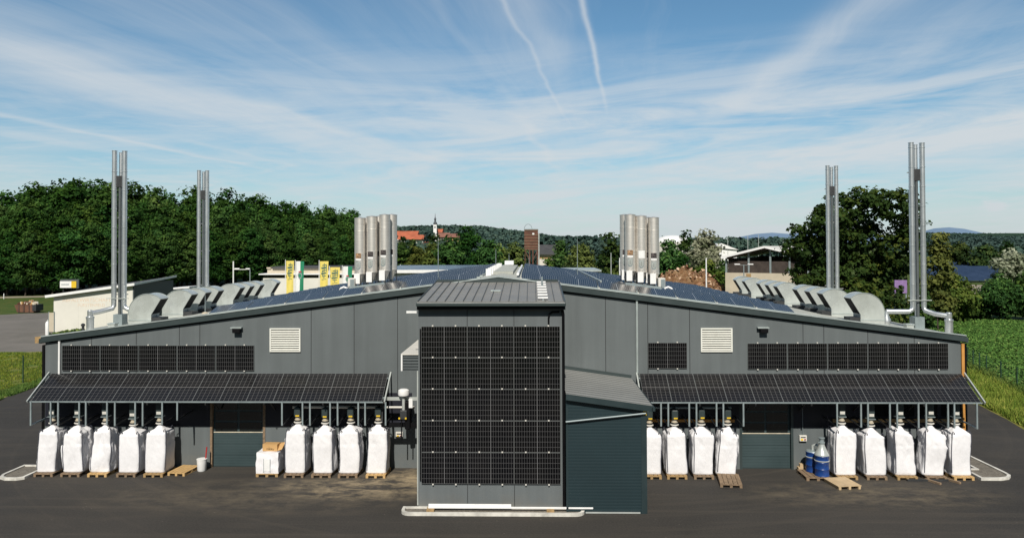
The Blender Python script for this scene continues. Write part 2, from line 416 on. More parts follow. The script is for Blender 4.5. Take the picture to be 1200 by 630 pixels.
# ------------------------------------------------------------------ leaf geometry
def quads_mesh(name, cen, nor, size, tone, mat, asp=1.0, rng=None):
    n = len(cen)
    nor = nor/np.maximum(np.linalg.norm(nor, axis=1, keepdims=True), 1e-6)
    ref = rng.normal(size=(n, 3)); u = np.cross(nor, ref); u /= np.maximum(np.linalg.norm(u, axis=1, keepdims=True), 1e-6)
    w = np.cross(nor, u); s = size[:, None]
    V = np.empty((n, 4, 3), np.float32)
    V[:, 0] = cen - u*s*.5*asp; V[:, 1] = cen - w*s*.34; V[:, 2] = cen + u*s*.5*asp; V[:, 3] = cen + w*s*.34
    V[:, 1] += nor*s*.10; V[:, 3] += nor*s*.10
    me = bpy.data.meshes.new(name)
    me.vertices.add(n*4); me.vertices.foreach_set('co', V.reshape(-1))
    me.loops.add(n*4); me.loops.foreach_set('vertex_index', np.arange(n*4, dtype=np.int32))
    me.polygons.add(n); me.polygons.foreach_set('loop_start', np.arange(0, n*4, 4, dtype=np.int32))
    me.update(calc_edges=True)
    a = me.attributes.new('tone', 'FLOAT', 'FACE'); a.data.foreach_set('value', np.clip(tone, 0, 1).astype(np.float32))
    me.materials.append(mat)
    return me

def crown_mesh(name, seed, lobes, nclump, per, leaf, mat, crad=.55, shell=.62, tone_up=.35):
    """lobes: (cx,cy,cz,rx,ry,rz). Clumps of leaf faces spread over and through the lobes."""
    rng = np.random.default_rng(seed)
    lobes = np.array(lobes, float)
    wgt = (lobes[:, 3]*lobes[:, 4]*lobes[:, 5])**(2/3); wgt /= wgt.sum()
    li = rng.choice(len(lobes), nclump, p=wgt)
    d = rng.normal(size=(nclump, 3)); d /= np.linalg.norm(d, axis=1, keepdims=True)
    rad = shell + (1.06-shell)*rng.random(nclump)**.55
    cc = lobes[li, :3] + d*lobes[li, 3:]*rad[:, None]
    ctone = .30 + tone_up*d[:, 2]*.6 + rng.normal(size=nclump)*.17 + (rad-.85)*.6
    cr = crad*(.55+.9*rng.random(nclump))
    off = rng.normal(size=(nclump, per, 3)); off /= np.linalg.norm(off, axis=2, keepdims=True); off *= rng.random((nclump, per, 1))**.5
    off[:, :, 2] *= .62
    cen = (cc[:, None, :] + off*cr[:, None, None]).reshape(-1, 3)
    nor = (d[:, None, :]*.8 + off*.6 + rng.normal(size=(nclump, per, 3))*.55 + np.array((0, 0, .45))).reshape(-1, 3)
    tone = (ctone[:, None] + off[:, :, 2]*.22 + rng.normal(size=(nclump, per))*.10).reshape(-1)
    size = leaf*(.65+.8*rng.random(nclump*per))
    return quads_mesh(name, cen, nor, size, tone, mat, 1., rng)

def round_lobes(seed, h, w, base, n=9, top=1.):
    r = random.Random(seed); out = [(0, 0, base+(h-base)*.5, w*.34, w*.34, (h-base)*.42)]
    for i in range(n):
        a = r.random()*6.28; t = r.random(); z = base+(h-base)*(.16+.66*t)
        rr = w*.30*math.sin(math.pi*(.18+.68*t)**.9)*(.8+.45*r.random())
        s = w*(.17+.10*r.random())*(1.1-.35*t)
        out.append((math.cos(a)*rr, math.sin(a)*rr, z, s, s, s*.85))
    out.append((r.uniform(-.08, .08)*w, r.uniform(-.08, .08)*w, h-w*.16, w*.17, w*.17, w*.16))
    return out
def trunk_mesh(name, h, r0, seed, limbs=6, spread=2.):
    rd = random.Random(seed); mb = MB()
    pts = [(0, 0, -.1), (rd.uniform(-.1, .1), 0, h*.35), (rd.uniform(-.2, .2), rd.uniform(-.2, .2), h*.75)]
    mb.tube(pts, [r0, r0*.75, r0*.3], 8)
    for i in range(limbs):
        a = rd.random()*6.28; z = h*(.25+.4*rd.random())
        p0 = Vector((0, 0, z)); p2 = Vector((math.cos(a)*spread*rd.uniform(.5, 1), math.sin(a)*spread*rd.uniform(.5, 1), z+h*.25*rd.random()+.4))
        mb.tube([p0, p0.lerp(p2, .5)+Vector((0, 0, .15)), p2], [r0*.42, r0*.28, r0*.1], 6)
    o = mb.build(name, M['bark'], smooth=60); me = o.data; bpy.data.objects.remove(o)
    return me

def tree(name, label, loc, crown_me, trunk_me, scale=(1, 1, 1), rz=0., group=None, cat='tree'):
    t = thing(name, label, cat, loc, rz, group)
    t.scale = scale
    for nm, me in (('crown', crown_me), ('trunk', trunk_me)):
        if me is None: continue
        o = bpy.data.objects.new(nm, me); C.objects.link(o); o.parent = t
    return t
# ================================================================== GROUND
def sheet(name, pts, z, mat, kind='structure'):
    mb = MB(); mb.poly([(p[0], p[1], z) for p in pts]); o = mb.build(name, mat); tag(o, kind=kind)
    return o
sheet('ground', [(-9000, -200), (9000, -200), (9000, 12000), (-9000, 12000)], -.016, M['grass'])
g = gnd
yard = [(-90, 2), (70, 2), (52, 22), (34.5, 36.5)] + [tuple(g(*q)[:2]) for q in ((1200, 503), (1180, 491), (1160, 481), (1147, 474))] + \
       [(20.9, 58), (20.6, 62), (-24.0, 62), (-23.6, 56), tuple(g(54, 446)[:2]), tuple(g(28, 456)[:2]), tuple(g(0, 468)[:2]), (-48, 45.5), (-90, 36)]
sheet('asphalt_yard', yard, 0., M['asphalt'])
lotp = [tuple(g(*q)[:2]) for q in ((-60, 412), (62, 412), (70, 366), (30, 367), (-60, 372))]
sheet('parking_lot_ground', lotp, -.004, M['lot'])
sheet('footpath', [tuple(g(*q)[:2]) for q in ((-80, 351), (80, 347.4), (80, 345.8), (-80, 349))], -.004, M['gravelroad'])
sheet('lawn_ground', [tuple(g(*q)[:2]) for q in ((0, 468), (28, 456), (54, 446))] + [(-23.6, 56), (-24, 70)] + [tuple(g(*q)[:2]) for q in ((62, 412), (-60, 412))] + [(-90, 60), (-90, 36), (-48, 45.5)], -.008, M['lawn'])
sheet('verge_ground', [tuple(g(*q)[:2]) for q in ((1147, 474), (1160, 481), (1180, 491), (1200, 503))] + [(34.5, 36.5), (52, 22), (64, 26)] + [tuple(g(*q)[:2]) for q in ((1240, 470), (1192, 456), (1156, 440), (1138, 432))] + [(21.2, 60), (20.9, 58)], -.008, M['verge'])
FENCE_R = [g(1240, 481), g(1192, 458), g(1173, 449), g(1156, 441), g(1148, 437.5), g(1140.5, 433.5), g(1134, 430)]
fieldp = [(21.2, 61)] + [tuple(p[:2]) for p in FENCE_R[::-1]] + [(64, 30), (130, 60), (130, 99), tuple(g(1110, 371)[:2]), (34, 98)]
sheet('field_ground', fieldp, -.004, M['soil'])
sheet('back_yard_ground', [(17, 60), (30, 60), (36, 95), (8, 95), (2, 62)], -.010, M['gravelroad'])
sheet('gravel_road', [tuple(g(*q)[:2]) for q in ((1108, 343), (1155, 346), (1162, 334), (1128, 333))], -.010, M['gravelroad'])
sheet('meadow_strip', [tuple(g(*q)[:2]) for q in ((1085, 312), (1200, 312), (1200, 304), (1085, 304))], -.006, M['lawn'])

# ================================================================== PV panel mesh
PW, PH, PT = 1.722, 1.134, .035
def pv_mesh(name, mat):
    mb = MB(); x, y = PW/2, PH/2
    mb.box(-x, x, -y, y, -PT, -.001, 1); mb.poly([(-x, -y, 0), (x, -y, 0), (x, y, 0), (-x, y, 0)], 0)
    me = bpy.data.meshes.new(name); me.from_pydata(mb.v, [], mb.f)
    me.materials.append(mat); me.materials.append(M['galvpost']); me.polygons.foreach_set('material_index', mb.m)
    uvl = me.uv_layers.new(name='UVMap'); top = me.polygons[6]
    for li, uv in zip(top.loop_indices, ((0, 0), (1, 0), (1, 1), (0, 1))): uvl.data[li].uv = uv
    return me
PV = pv_mesh('solar_panel', M['pv']); PVC = pv_mesh('solar_panel_canopy', M['pvcanopy']); PVR = pv_mesh('solar_panel_roof', M['pvroof'])
def clampmesh():
    mb = MB(); mb.box(-.028, .028, -.024, .024, -.03, .02)
    o = mb.build('clamp', M['offwhite']); me = o.data; bpy.data.objects.remove(o); return me
CL = clampmesh()
def pv(parent, me, origin, ex, ey, name='solar_panel', clamps=(), par_off=None):
    ex = Vector(ex).normalized(); ey = Vector(ey); ey = (ey - ex*ey.dot(ex)).normalized(); ez = ex.cross(ey)
    m4 = Matrix(((ex.x, ey.x, ez.x, origin[0]), (ex.y, ey.y, ez.y, origin[1]), (ex.z, ey.z, ez.z, origin[2]), (0, 0, 0, 1)))
    if par_off is not None: m4.translation -= Vector(par_off)
    o = share(name, me, parent, m4)
    for cx, cy in clamps: share('clamp', CL, o, Matrix.Translation((cx, cy, .004)))
    return o
CLF = ((-.43, PH/2+.02), (.43, PH/2+.02))
CLF2 = CLF + ((-.43, -PH/2-.02), (.43, -PH/2-.02))

# ================================================================== FACTORY HALL
W = 34.5; XL, XR = -22.1, 18.98; XC = -1.46; ZR, SL = 8.50, .128; YB = 57.0
def zroof(x): return ZR - SL*abs(x-XC)
hall_loc = (XC, W, 0)
hall = thing('factory_hall', 'wide low dark grey factory hall with shallow gable roof covered in solar panels', 'building', hall_loc)
dL = (-14.46, -12.05); dR = (9.29, 11.55); dz = 3.05
mb = MB()
t = .24
for a, b in ((XL, dL[0]), (dL[1], dR[0]), (dR[1], XR)): mb.box(a, b, W, W+t, -.1, dz)
mb.prism([(XL, dz), (XR, dz), (XR, zroof(XR)-.1), (XC, ZR-.1), (XL, zroof(XL)-.1)], W, W+t)
def seamx(px): return at(px, 450, W).x
for px in (107, 159.5, 210, 234, 364.6, 415, 466, 710, 759.5, 808.6, 941.6, 966, 1017.6, 1072):
    x = seamx(px)
    mb.box(x-.014, x+.014, W-.003, W, 3.05, zroof(x)-.25, 1)
mb.build('front_wall', [M['wall'], M['seam']], hall, True)
for x0, x1 in ((XL, XL+t), (XR-t, XR)):
    MB().box(x0, x1, W+t+.002, YB, -.1, zroof(XL)-.12).build('side_wall', M['wall'], hall, True)
mb = MB(); mb.prism([(XL+t, -.1), (XR-t, -.1), (XR-t, zroof(XR)-.15), (XC, ZR-.15), (XL+t, zroof(XL)-.15)], YB-t, YB); mb.build('rear_wall', M['wall'], hall, True)
for sgn, xe in ((-1, XL-.12), (1, XR+.16)):
    mb = MB(); ze = zroof(xe)
    poly = [(XC, ZR-.16), (XC, ZR), (xe, ze), (xe, ze-.16)]
    mb.prism(poly, W-.10, YB+.2); mb.build('roof', M['membrane'], hall, True)
    mb = MB()
    mb.prism([(XC, ZR-.22), (XC, ZR+.03), (xe, ze+.03), (xe, ze-.22)], W-.16, W-.104)
    mb.build('verge_fascia', M['fascia'], hall, True)
    mb = MB(); mb.prism([(XC, ZR+.033), (XC, ZR+.075), (xe, ze+.075), (xe, ze+.033)], W-.19, W+.06); mb.build('verge_flashing', M['flash'], hall, True)
    mb = MB(); mb.prism([(XC, ZR-.29), (XC, ZR-.225), (xe-sgn*.3, ze-.225+sgn*0+.0384), (xe-sgn*.3, ze-.29+.0384)], W-.05, W-.004); mb.build('verge_shadow_strip', M['black'], hall, True)  # black strip painting the shadow line below the verge fascia
    # eave gutter
    mb = MB(); mb.box(min(xe+sgn*.002, xe+sgn*.09), max(xe+sgn*.002, xe+sgn*.09), W-.16, YB+.2, ze-.26, ze-.04); mb.build('gutter', M['fascia'], hall, True)
# left end parapet piece, corner trims
MB().box(XL-.12, XL-.004, W-.05, W+.12, 0, 5.5).build('corner_trim', M['black'], hall, True)
MB().box(XR+.004, XR+.13, W-.06, W+.10, 0, 5.55).build('timber_corner_post', M['orange_wood'], hall, True)
MB().box(XR+.14, XR+.22, W-.06, W+.3, 0, 5.55).build('corner_trim', M['black'], hall, True)
MB().tube([(-21.42, W-.06, 5.75), (-21.42, W-.06, 4.2)], .05).build('downpipe', M['white'], hall, True, 40)
MB().tube([(4.72, W-.06, zroof(4.72)-.2), (4.72, W-.06, 4.25)], .05).build('downpipe', M['flash'], hall, True, 40)
# moss tuft and wasp-brown gable end block at the left eave corner
MB().box(XL-.62, XL-.23, W+.2, W+.6, zroof(XL)-.30, zroof(XL)-.02).build('timber_eave_end', M['wood'], hall, True)
# facade panels
for i in range(5): pv(hall, PV, (at(73, 430, W).x + 1.765*(i+.5), W-.06, 4.92), (1, 0, 0), (0, 0, 1), clamps=CLF2, par_off=hall_loc)
for i in range(5): pv(hall, PV, (at(875.5, 430, W).x + 1.765*(i+.5), W-.06, 5.0), (1, 0, 0), (0, 0, 1), clamps=CLF2, par_off=hall_loc)
pv(hall, PV, (at(782, 415, W).x, W-.06, 5.03), (1, 0, 0), (0, 0, 1), clamps=CLF2, par_off=hall_loc)
# louvred vents
for px in (334.5, 839.5):
    x = at(px, 398, W).x; z = at(px, 398, W).z; w, h = .70, .53
    fr = MB(); 
    for a in ((-w, -w+.06, -h, h), (w-.06, w, -h, h), (-w+.06, w-.06, h-.06, h), (-w+.06, w-.06, -h, -h+.06)): fr.box(x+a[0], x+a[1], W-.07, W-.004, z+a[2], z+a[3])
    v = fr.build('louvre_vent', M['louvre'], hall, True)
    mb = MB(); mb.box(x-w+.06, x+w-.06, W-.02, W-.005, z-h+.06, z+h-.06, 1)
    for k in range(9):
        zz = z-h+.11+k*(2*h-.2)/8.5
        mb.bar((x-w+.065, W-.045, zz), (x+w-.065, W-.045, zz), .075, .014, (0, -.6, .8))
    o = mb.build('blade_set', [M['louvre'], M['dark']], v); 
# wall floodlights
for px in (279, 894):
    p = at(px, 386, W)
    f = MB().box(p.x-.17, p.x+.17, W-.26, W-.06, p.z-.13, p.z+.06).build('floodlight', M['black'], hall, True, bevel=.02)
    MB().box(p.x-.28, p.x+.22, W-.22, W-.004, p.z+.075, p.z+.125).build('bracket', M['flash'], f)
# shutter doors
for (a, b), nm in ((dL, 'l'), (dR, 'r')):
    fr = MB()
    dd = MB().box(a+.06, b-.06, W+.12, W+.2, 0, dz-.03)
    door = dd.build('shutter_door', M['door_teal'], hall, True)
    mb = MB()
    for k in range(3):
        z0 = .04+k*.5
        mb.box(a+.07, b-.07, W+.095, W+.119, z0, z0+.485)
        for q in range(1, 4): mb.box(a+.08, b-.08, W+.088, W+.0945, z0+q*.12, z0+q*.12+.055)
    mb.build('door_section', M['door_teal'], door)
    for k in range(3):
        for c in range(2):
            xa = a+.14+c*(b-a-.2)/2; xb = xa+(b-a-.4)/2; z0 = 1.60+k*.48
            MB().box(xa, xb, W+.10, W+.119, z0, z0+.40).build('window_pane', M['glass'], door)
    mb = MB()
    mb.box(a-.05, a+.055, W-.03, W+.24, 0, dz+.06); mb.box(b-.055, b+.05, W-.03, W+.24, 0, dz+.06); mb.box(a+.056, b-.056, W-.03, W+.10, dz-.03, dz+.06)
    mb.build('door_frame', M['wood_old'] if nm == 'l' else M['fascia'], door)
    MB().box(a+.07, b-.07, W+.09, W+.118, 1.54, 1.57).build('sill_strip', M['cream'], door)
# personnel door between left bags and annex
pd = MB().box(-4.62, -4.30, W-.02, W-.004, .02, 2.2).build('door_recess_shade', M['black'], hall, True)  # black sheet painting the shade in the door recess
MB().box(-5.35, -4.64, W-.03, W-.004, .0, 2.25).build('door_leaf', M['wall'], hall, True)
# roof solar racks: rows tilted to the south
e15 = R(13)
panels = []
rows = 10
nf = 0
stuffR = MB(); stuff_faces = []
for r_ in range(rows):
    y = W + .95 + r_*2.13
    for sgn in (-1, 1):
        for k in range(7 if sgn < 0 else 7):
            x = XC + sgn*(1.0 + 1.765*(k+.5))
            panels.append((r_, sgn, k, x, y))
panels.sort(key=lambda q: (q[0], q[2]))
def rack_pose(x, y, sgn):
    ex = Vector((1, 0, -SL*sgn)).normalized(); ey = Vector((0, math.cos(e15), math.sin(e15)))
    return (x, y, zroof(x)+.10+.5*PH*math.sin(e15)), ex, ey
far = []
for i, (r_, sgn, k, x, y) in enumerate(panels):
    o_, ex, ey = rack_pose(x, y, sgn)
    if i < 84:
        pv(hall, PVR, o_, ex, ey, par_off=hall_loc, clamps=((-.86, -PH/2-.03),) if r_ < 6 else ())
    else: far.append((o_, ex, ey))
mbs = MB(); uvs = []
for o_, ex, ey in far:
    ex = ex.normalized(); ey = (ey-ex*ey.dot(ex)).normalized(); c = Vector(o_)
    mbs.poly([c-ex*PW/2-ey*PH/2, c+ex*PW/2-ey*PH/2, c+ex*PW/2+ey*PH/2, c-ex*PW/2+ey*PH/2])
o = mbs.build('solar_panel_field', M['pvroof'], hall, True); tag(o, kind='stuff')
ul = o.data.uv_layers.new(name='UVMap')
for pl in o.data.polygons:
    for li, uv in zip(pl.loop_indices, ((0, 0), (1, 0), (1, 1), (0, 1))): ul.data[li].uv = uv
# rack rails under the front rows
for r_ in range(3):
    for sgn in (-1, 1):
        y = W+.95+r_*2.13-.50
        xa_, xb_ = XC+sgn*1.0, XC+sgn*(1.0+1.765*7)
        MB().bar((xa_, y, zroof(xa_)+.05), (xb_, y, zroof(xb_)+.05), .10, .09).build('rack_rail', M['flash'], hall, True)
# skylight strip on the ridge
MB().box(XC-.52, XC+.52, 40.5, 55.5, ZR-.05, ZR+.10).build('ridge_skylight', M['membrane'], hall, True)
for k in range(8):
    MB().box(XC-.86, XC-.58, 39.6+k*2., 39.9+k*2., ZR-.12, ZR+.26).build('ridge_vent', M['white'], hall, True)
MB().tube([(XC+.82, 37.5, ZR+.06), (XC+.82, 55.5, ZR+.06)], .07, 8).build('ridge_pipe', M['white'], hall, True)
MB().box(XC-.38, XC+.24, 54.0, 55.4, ZR+.141, ZR+.42).build('ridge_housing', M['white'], hall, True)
MB().box(XC+4.69, XC+4.77, 36.0, 55.5, zroof(XC+4.7)-.02, zroof(XC+4.7)+.40).build('ridge_pipe', M['flash'], hall, True)
# timber rails on the wall behind the right-hand bags
MB().box(at(762, 491, W).x, dR[0]-.3, W-.14, W-.017, 2.10, 2.22).build('timber_rail', M['orange_wood'], hall, True)
MB().box(at(975, 492, W).x, XR-.02, W-.14, W-.017, 2.10, 2.25).build('timber_rail', M['wood'], hall, True)
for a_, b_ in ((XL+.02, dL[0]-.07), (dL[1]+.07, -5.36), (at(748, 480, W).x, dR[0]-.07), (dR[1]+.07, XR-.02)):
    MB().box(a_, b_, W-.016, W-.0042, 1.84, 3.35).build('canopy_shade_band', M['band'], hall, True)  # dark sheets painting the canopy's shade onto the wall
# black sheets painting the wall's shade high under the right canopy
for k in range(4):
    x = at(1022+k*27, 480, W).x
    MB().box(x, x+.82, W-.03, W-.017, 2.35, 2.95).build('painted_shade_panel', M['black'], hall, True)

# ================================================================== TOWER ANNEX
TF = 29.1; TX0, TX1 = -4.28, 1.19; tz = 7.55
tower_loc = ((TX0+TX1)/2, TF, 0)
tower = thing('tower_annex', 'tall flat-fronted grey annex clad with black solar panels, in the middle of the hall', 'building', tower_loc)
mb = MB(); mb.box(TX0, TX1, TF, W-.01, -.1, tz)
for px in (548, 603):
    x = at(px, 580, TF).x; mb.box(x-.012, x+.012, TF-.003, TF, .05, tz, 1)
mb.build('wall', [M['wall_tower'], M['seam']], tower, True)
# roof: standing seam monopitch rising to the hall
zf, zb = 7.83, 8.32; y0, y1 = TF-.28, W+.05; x0, x1 = TX0-.012, TX1+.06
def ztr(y): return zf+(zb-zf)*(y-y0)/(y1-y0)
mb = MB(); mb.prism([(y0, zf-.12), (y0, zf), (y1, zb), (y1, zb-.12)], x0, x1, axis='X')
n = 16
for k in range(n+1):
    x = x0+.03+(x1-x0-.06)*k/n
    mb.bar((x, y0+.01, zf+.022), (x, y1-.01, zb+.022), .024, .045, mi=1)
mb.build('roof', [M['seamroof'], M['seamrib']], tower, True)
MB().box(x0, x1, y0-.02, y0+.10, zf-.30, zf-.125).build('eave_fascia', M['black'], tower, True)
MB().box(x0-.01, x1+.05, y0-.16, y0-.022, zf-.17, zf-.02).build('gutter', M['fascia'], tower, True, bevel=.03)
for s in (x0, x1-.06):
    mb = MB(); mb.prism([(y0+.11, zf-.32), (y0+.11, zf+.02), (y1, zb+.02), (y1, zb-.32)], s-.002 if s == x0 else s+.062, s+.058 if s == x0 else s+.10, axis='X')
    mb.build('verge_trim', M['fascia'], tower, True)
MB().box(x0+.05, x1-.05, y1-.12, y1-.01, zb+.004, zb+.10).build('ridge_flashing', M['fascia'], tower, True)
mb = MB(); mb.box(at(576, 341, 31.5).x-.02, at(576, 341, 31.5).x+.38, 31.35, 31.6, ztr(31.4)+.01, ztr(31.4)+.07); mb.build('roof_hatch', M['flash'], tower, True)
# roof ladder
lx = .45
rl = MB().box(lx-.02, lx+.04, y0+.25, y0+.35, ztr(y0)+.02, ztr(y0+.2)+.05).build('step_anchor', M['galvpost'], tower, True)
for k in range(7):
    y = y0+.45+k*.76
    MB().box(lx-.19, lx+.19, y-.11, y+.11, ztr(y)+.05, ztr(y)+.11).build('roof_step', M['white'], tower, True)
MB().tube([(lx+.02, y0+3.9, ztr(y0+3.9)), (lx+.02, y0+3.9, ztr(y0+3.9)+.45)], .04).build('anchor_post', M['galvpost'], rl)
# panels 3 x 5
pz = [at(575, yy, TF).z for yy in (381.7, 566)]
ph = (pz[0]-pz[1])/5
for r_ in range(5):
    for c in range(3):
        o = pv(tower, PV, (TX0+.115+1.752*(c+.5), TF-.075, pz[1]+ph*(r_+.5)), (1, 0, 0), (0, 0, 1), clamps=CLF2 if r_ == 0 else CLF, par_off=tower_loc); o.scale = (1.008, ph/PH*.990, 1)
MB().box(TX0+.06, TX1-.1, TF-.05, TF-.012, pz[1]+.1, pz[0]-.1).build('panel_backing', M['black'], tower, True)
MB().box(TX0-.05, TX0-.004, TF-.02, TF+.06, .15, 5.2).build('corner_strip', M['galv'], tower, True)
MB().tube([(TX1-.03, TF-.20, zf-.2), (TX1+.02, TF-.09, zf-.5), (TX1+.02, TF-.09, .1)], .055, 10).build('downpipe', M['black'], tower, True, 40)
MB().tube([(TX1-.12, TF-.06, 7.42), (TX1-.38, TF-.06, 7.42), (TX1-.50, TF-.06, 7.34), (TX1-.53, TF-.06, 7.2), (TX1-.53, TF-.06, 6.98)], .035, 8).build('vent_pipe', M['black'], tower, True, 40)
MB().box(TX0-.45, TX0-.06, TF-.02, TF+.10, 7.38, 7.46).build('floodlight', M['white'], tower, True)
# louvred duct box along the left flank
bz = at(471, 414, 29.7).z; bx = at(471, 414, 29.7).x
mb = MB(); mb.box(bx, TX0-.004, 29.7, W-.3, bz-.64, bz-.05); mb.build('duct_box', M['wall'], tower, True)
MB().box(bx-.03, TX0-.004, 29.64, W-.2, bz-.045, bz).build('duct_lid', M['offwhite'], tower, True)
mb = MB(); mb.box(bx-.03, bx+.03, 29.64, 29.698, bz-.66, bz-.046)
mb.build('duct_edge', M['white'], tower, True)
mb = MB()
for k in range(5): mb.box(bx+.04, TX0-.01, 29.66, 29.698, bz-.60+k*.11, bz-.55+k*.11)
mb.build('louvre', M['greyside'], tower, True)

# ================================================================== LEAN-TO
LF = 28.72; LX1 = 4.26
lean = thing('lean_to', 'dark teal corrugated lean-to with sloping ribbed roof against the right of the annex', 'lean-to', ((TX1+LX1)/2, LF, 0))
zl, zr_ = 4.42, 4.0
mb = MB(); mb.prism([(TX1+.09, -.1), (LX1, -.1), (LX1, zr_-.06), (TX1+.09, zl-.06)], LF, W-.01); mb.build('wall', M['ribwall'], lean, True)
mb = MB(); sl = (zl-zr_)/(LX1-TX1)
xe = LX1+.20
mb.prism([(TX1+.09, zl-.055), (TX1+.09, zl+.03), (xe, zl+.03-sl*(xe-TX1-.09)), (xe, zl-.055-sl*(xe-TX1-.09))], LF-.16, W-.012); mb.build('roof', M['ribroof'], lean, True)
mb = MB(); mb.prism([(TX1+.09, zl-.20), (TX1+.09, zl+.02), (xe, zl+.02-sl*(xe-TX1-.09)), (xe, zl-.20-sl*(xe-TX1-.09))], LF-.20, LF-.165); mb.build('verge_trim', M['teal'], lean, True)
MB().box(xe-.02, xe+.10, LF-.2, W-.02, zr_-.19, zr_-.06).build('gutter', M['teal'], lean, True)
for a, b in ((LX1-.20, LX1+.012), (TX1+.094, TX1+.17)): MB().box(a, b, LF-.03, LF-.004, -.05, zr_-.10).build('corner_trim', M['teal'], lean, True)
p0 = at(663, 494, LF-.1); p1 = at(757, 484, LF-.1)
MB().tube([p0, p1], .035, 10).build('handrail_pipe', M['galvpost'], lean, True, 40)
p = at(759, 482, LF-.03)
MB().box(LX1-.12, LX1+.006, LF-.05, LF-.032, p.z-.12, p.z+.05).build('warning_sticker', M['yellow'], lean, True)
mb = MB(); mb.bar((TX1+.1, W-.02, zl+.1), (xe, W-.02, zl+.1-sl*(xe-TX1)), .05, .16); mb.build('wall_flashing', M['fascia'], lean, True)
MB().box(TX1+.8, LX1-.25, LF-.06, LF-.03, .02, .07).build('base_strip', M['galv'], lean, True)

# ================================================================== SOLAR CANOPIES
CF, CZ0, CZ1 = 33.0, 3.27, 4.22
ca = math.atan2(CZ1-CZ0, W-.06-CF)
def canopy(xa, n, label, ends):
    loc = (xa+n*1.18/2, W, 0)
    t = thing('solar_canopy', label, 'canopy', loc, 0, 'solar canopies over the loading bags')
    up = Vector((0, math.cos(ca), math.sin(ca))); nrm = Vector((0, -math.sin(ca), math.cos(ca)))
    for k in range(n):
        c = Vector((xa+1.18*(k+.5), (CF+W-.06)/2, (CZ0+CZ1)/2))
        o = pv(t, PVC, c, up, nrm.cross(up), par_off=loc); o.scale = (1.01, 1.036, 1)
    xb = xa+n*1.18
    for fy in (.15, .85):
        q = Vector((0, CF, CZ0))+up*(1.76*fy)-nrm*.085
        MB().bar((xa-.05, q.y, q.z), (xb+.05, q.y, q.z), .06, .09, nrm).build('purlin', M['galvpost'], t, True)
    q = Vector((0, CF, CZ0))-nrm*.05
    MB().bar((xa-.05, q.y-.02, q.z-.0), (xb+.05, q.y-.02, q.z-.0), .04, .05).build('front_beam', M['galvpost'], t, True)
    for x in [xa-.12]+[xa+n*1.18*k/6 for k in range(1, 6)]+[xb+.12]:
        a = Vector((x, CF-.06, CZ0-.05))-nrm*.12; b = Vector((x, W-.01, CZ1+.02))-nrm*.12
        end = x < xa or x > xb
        if end: a += nrm*.14; b += nrm*.14
        MB().bar(a, b, .055, .10, nrm).build('rafter', M['galv'] if end else M['dark'], t, True)
        if not end:
            MB().bar((x, W-.05, 2.6), (x, CF+.35, 3.36), .05, .05).build('strut', M['dark'], t, True)
    return t, loc
LXA = at(61.4, 436.4, W).x; RXA = at(749, 436, W).x
canL, clL = canopy(LXA, 13, 'long black solar panel canopy over the white bags left of the annex', 1)
canR, clR = canopy(RXA, 12, 'long black solar panel canopy over the white bags right of the annex', 1)
def hanger(par, px, tall_y, light=True, end=False):
    x = at(px, 480, CF-.02).x
    zb = at(px, tall_y, CF-.02).z
    h = MB().box(x-.032, x+.032, CF-.06, CF-.006, zb, CZ0-.02).build('hanger_post', M['galvpost'], par, True)
    MB().bar((x, CF-.055, zb+.02), (x, W-.02, zb+.10), .05, .06).build('hanger_arm', M['dark' if not end else 'galvpost'], h)
for px, y in ((36.5, 498), (68.5, 498), (101, 498), (135, 498.5), (167.5, 498.5), (208, 492), (59.8, 497), (93.2, 497), (125.8, 497), (158.8, 497), (190.4, 497)): hanger(canL, px, y, end=px < 40)
for px in (330.7, 354.7, 363.4, 387, 395.8, 420, 428, 452): hanger(canL, px, 498)
for px in (774.5, 783, 807.5, 816, 839.5, 847.5, 871): hanger(canR, px, 499)
for px, y in ((980.7, 500), (1008.7, 500), (1016.8, 500), (1042.5, 501), (1051, 501), (1076, 501), (1085, 501), (1110.6, 501), (1118, 501), (1144.5, 502)): hanger(canR, px, y, end=px > 1140)

# ================================================================== PALLETS AND BAGS
def pallet_mesh(name, mat, w=.8, d=1.2, solid=False):
    mb = MB(); h = .144
    for x in (-w/2+.05, 0, w/2-.05):
        for y in (-d/2+.07, 0, d/2-.07): mb.box(x-.05, x+.05, y-.07, y+.07, .022, .10)
        mb.box(x-.05, x+.05, -d/2, d/2, 0, .0218)
    for y in (-d/2+.07, 0, d/2-.07): mb.box(-w/2, w/2, y-.07, y+.07, .1004, .122)
    nb = 5
    bw = .145 if not solid else (w-.012*4)/5
    for k in range(nb):
        x = -w/2+bw/2+k*(w-bw)/(nb-1)
        mb.box(x-bw/2, x+bw/2, -d/2, d/2, .1224, h)
    o = mb.build(name, mat); me = o.data; bpy.data.objects.remove(o); return me
PAL = [pallet_mesh('pallet', M['wood']), pallet_mesh('pallet', M['wood_old']), pallet_mesh('pallet', M['wood_new'])]
def pallet(x, y, kind, label, group=None, rz=0., rx=0., z=.001, sx=1.):
    o = bpy.data.objects.new('pallet', PAL[kind]); C.objects.link(o); o.location = (x, y, z); o.rotation_euler = (rx, 0, rz); o.scale = (sx, 1, 1)
    return tag(o, label, 'pallet', group)

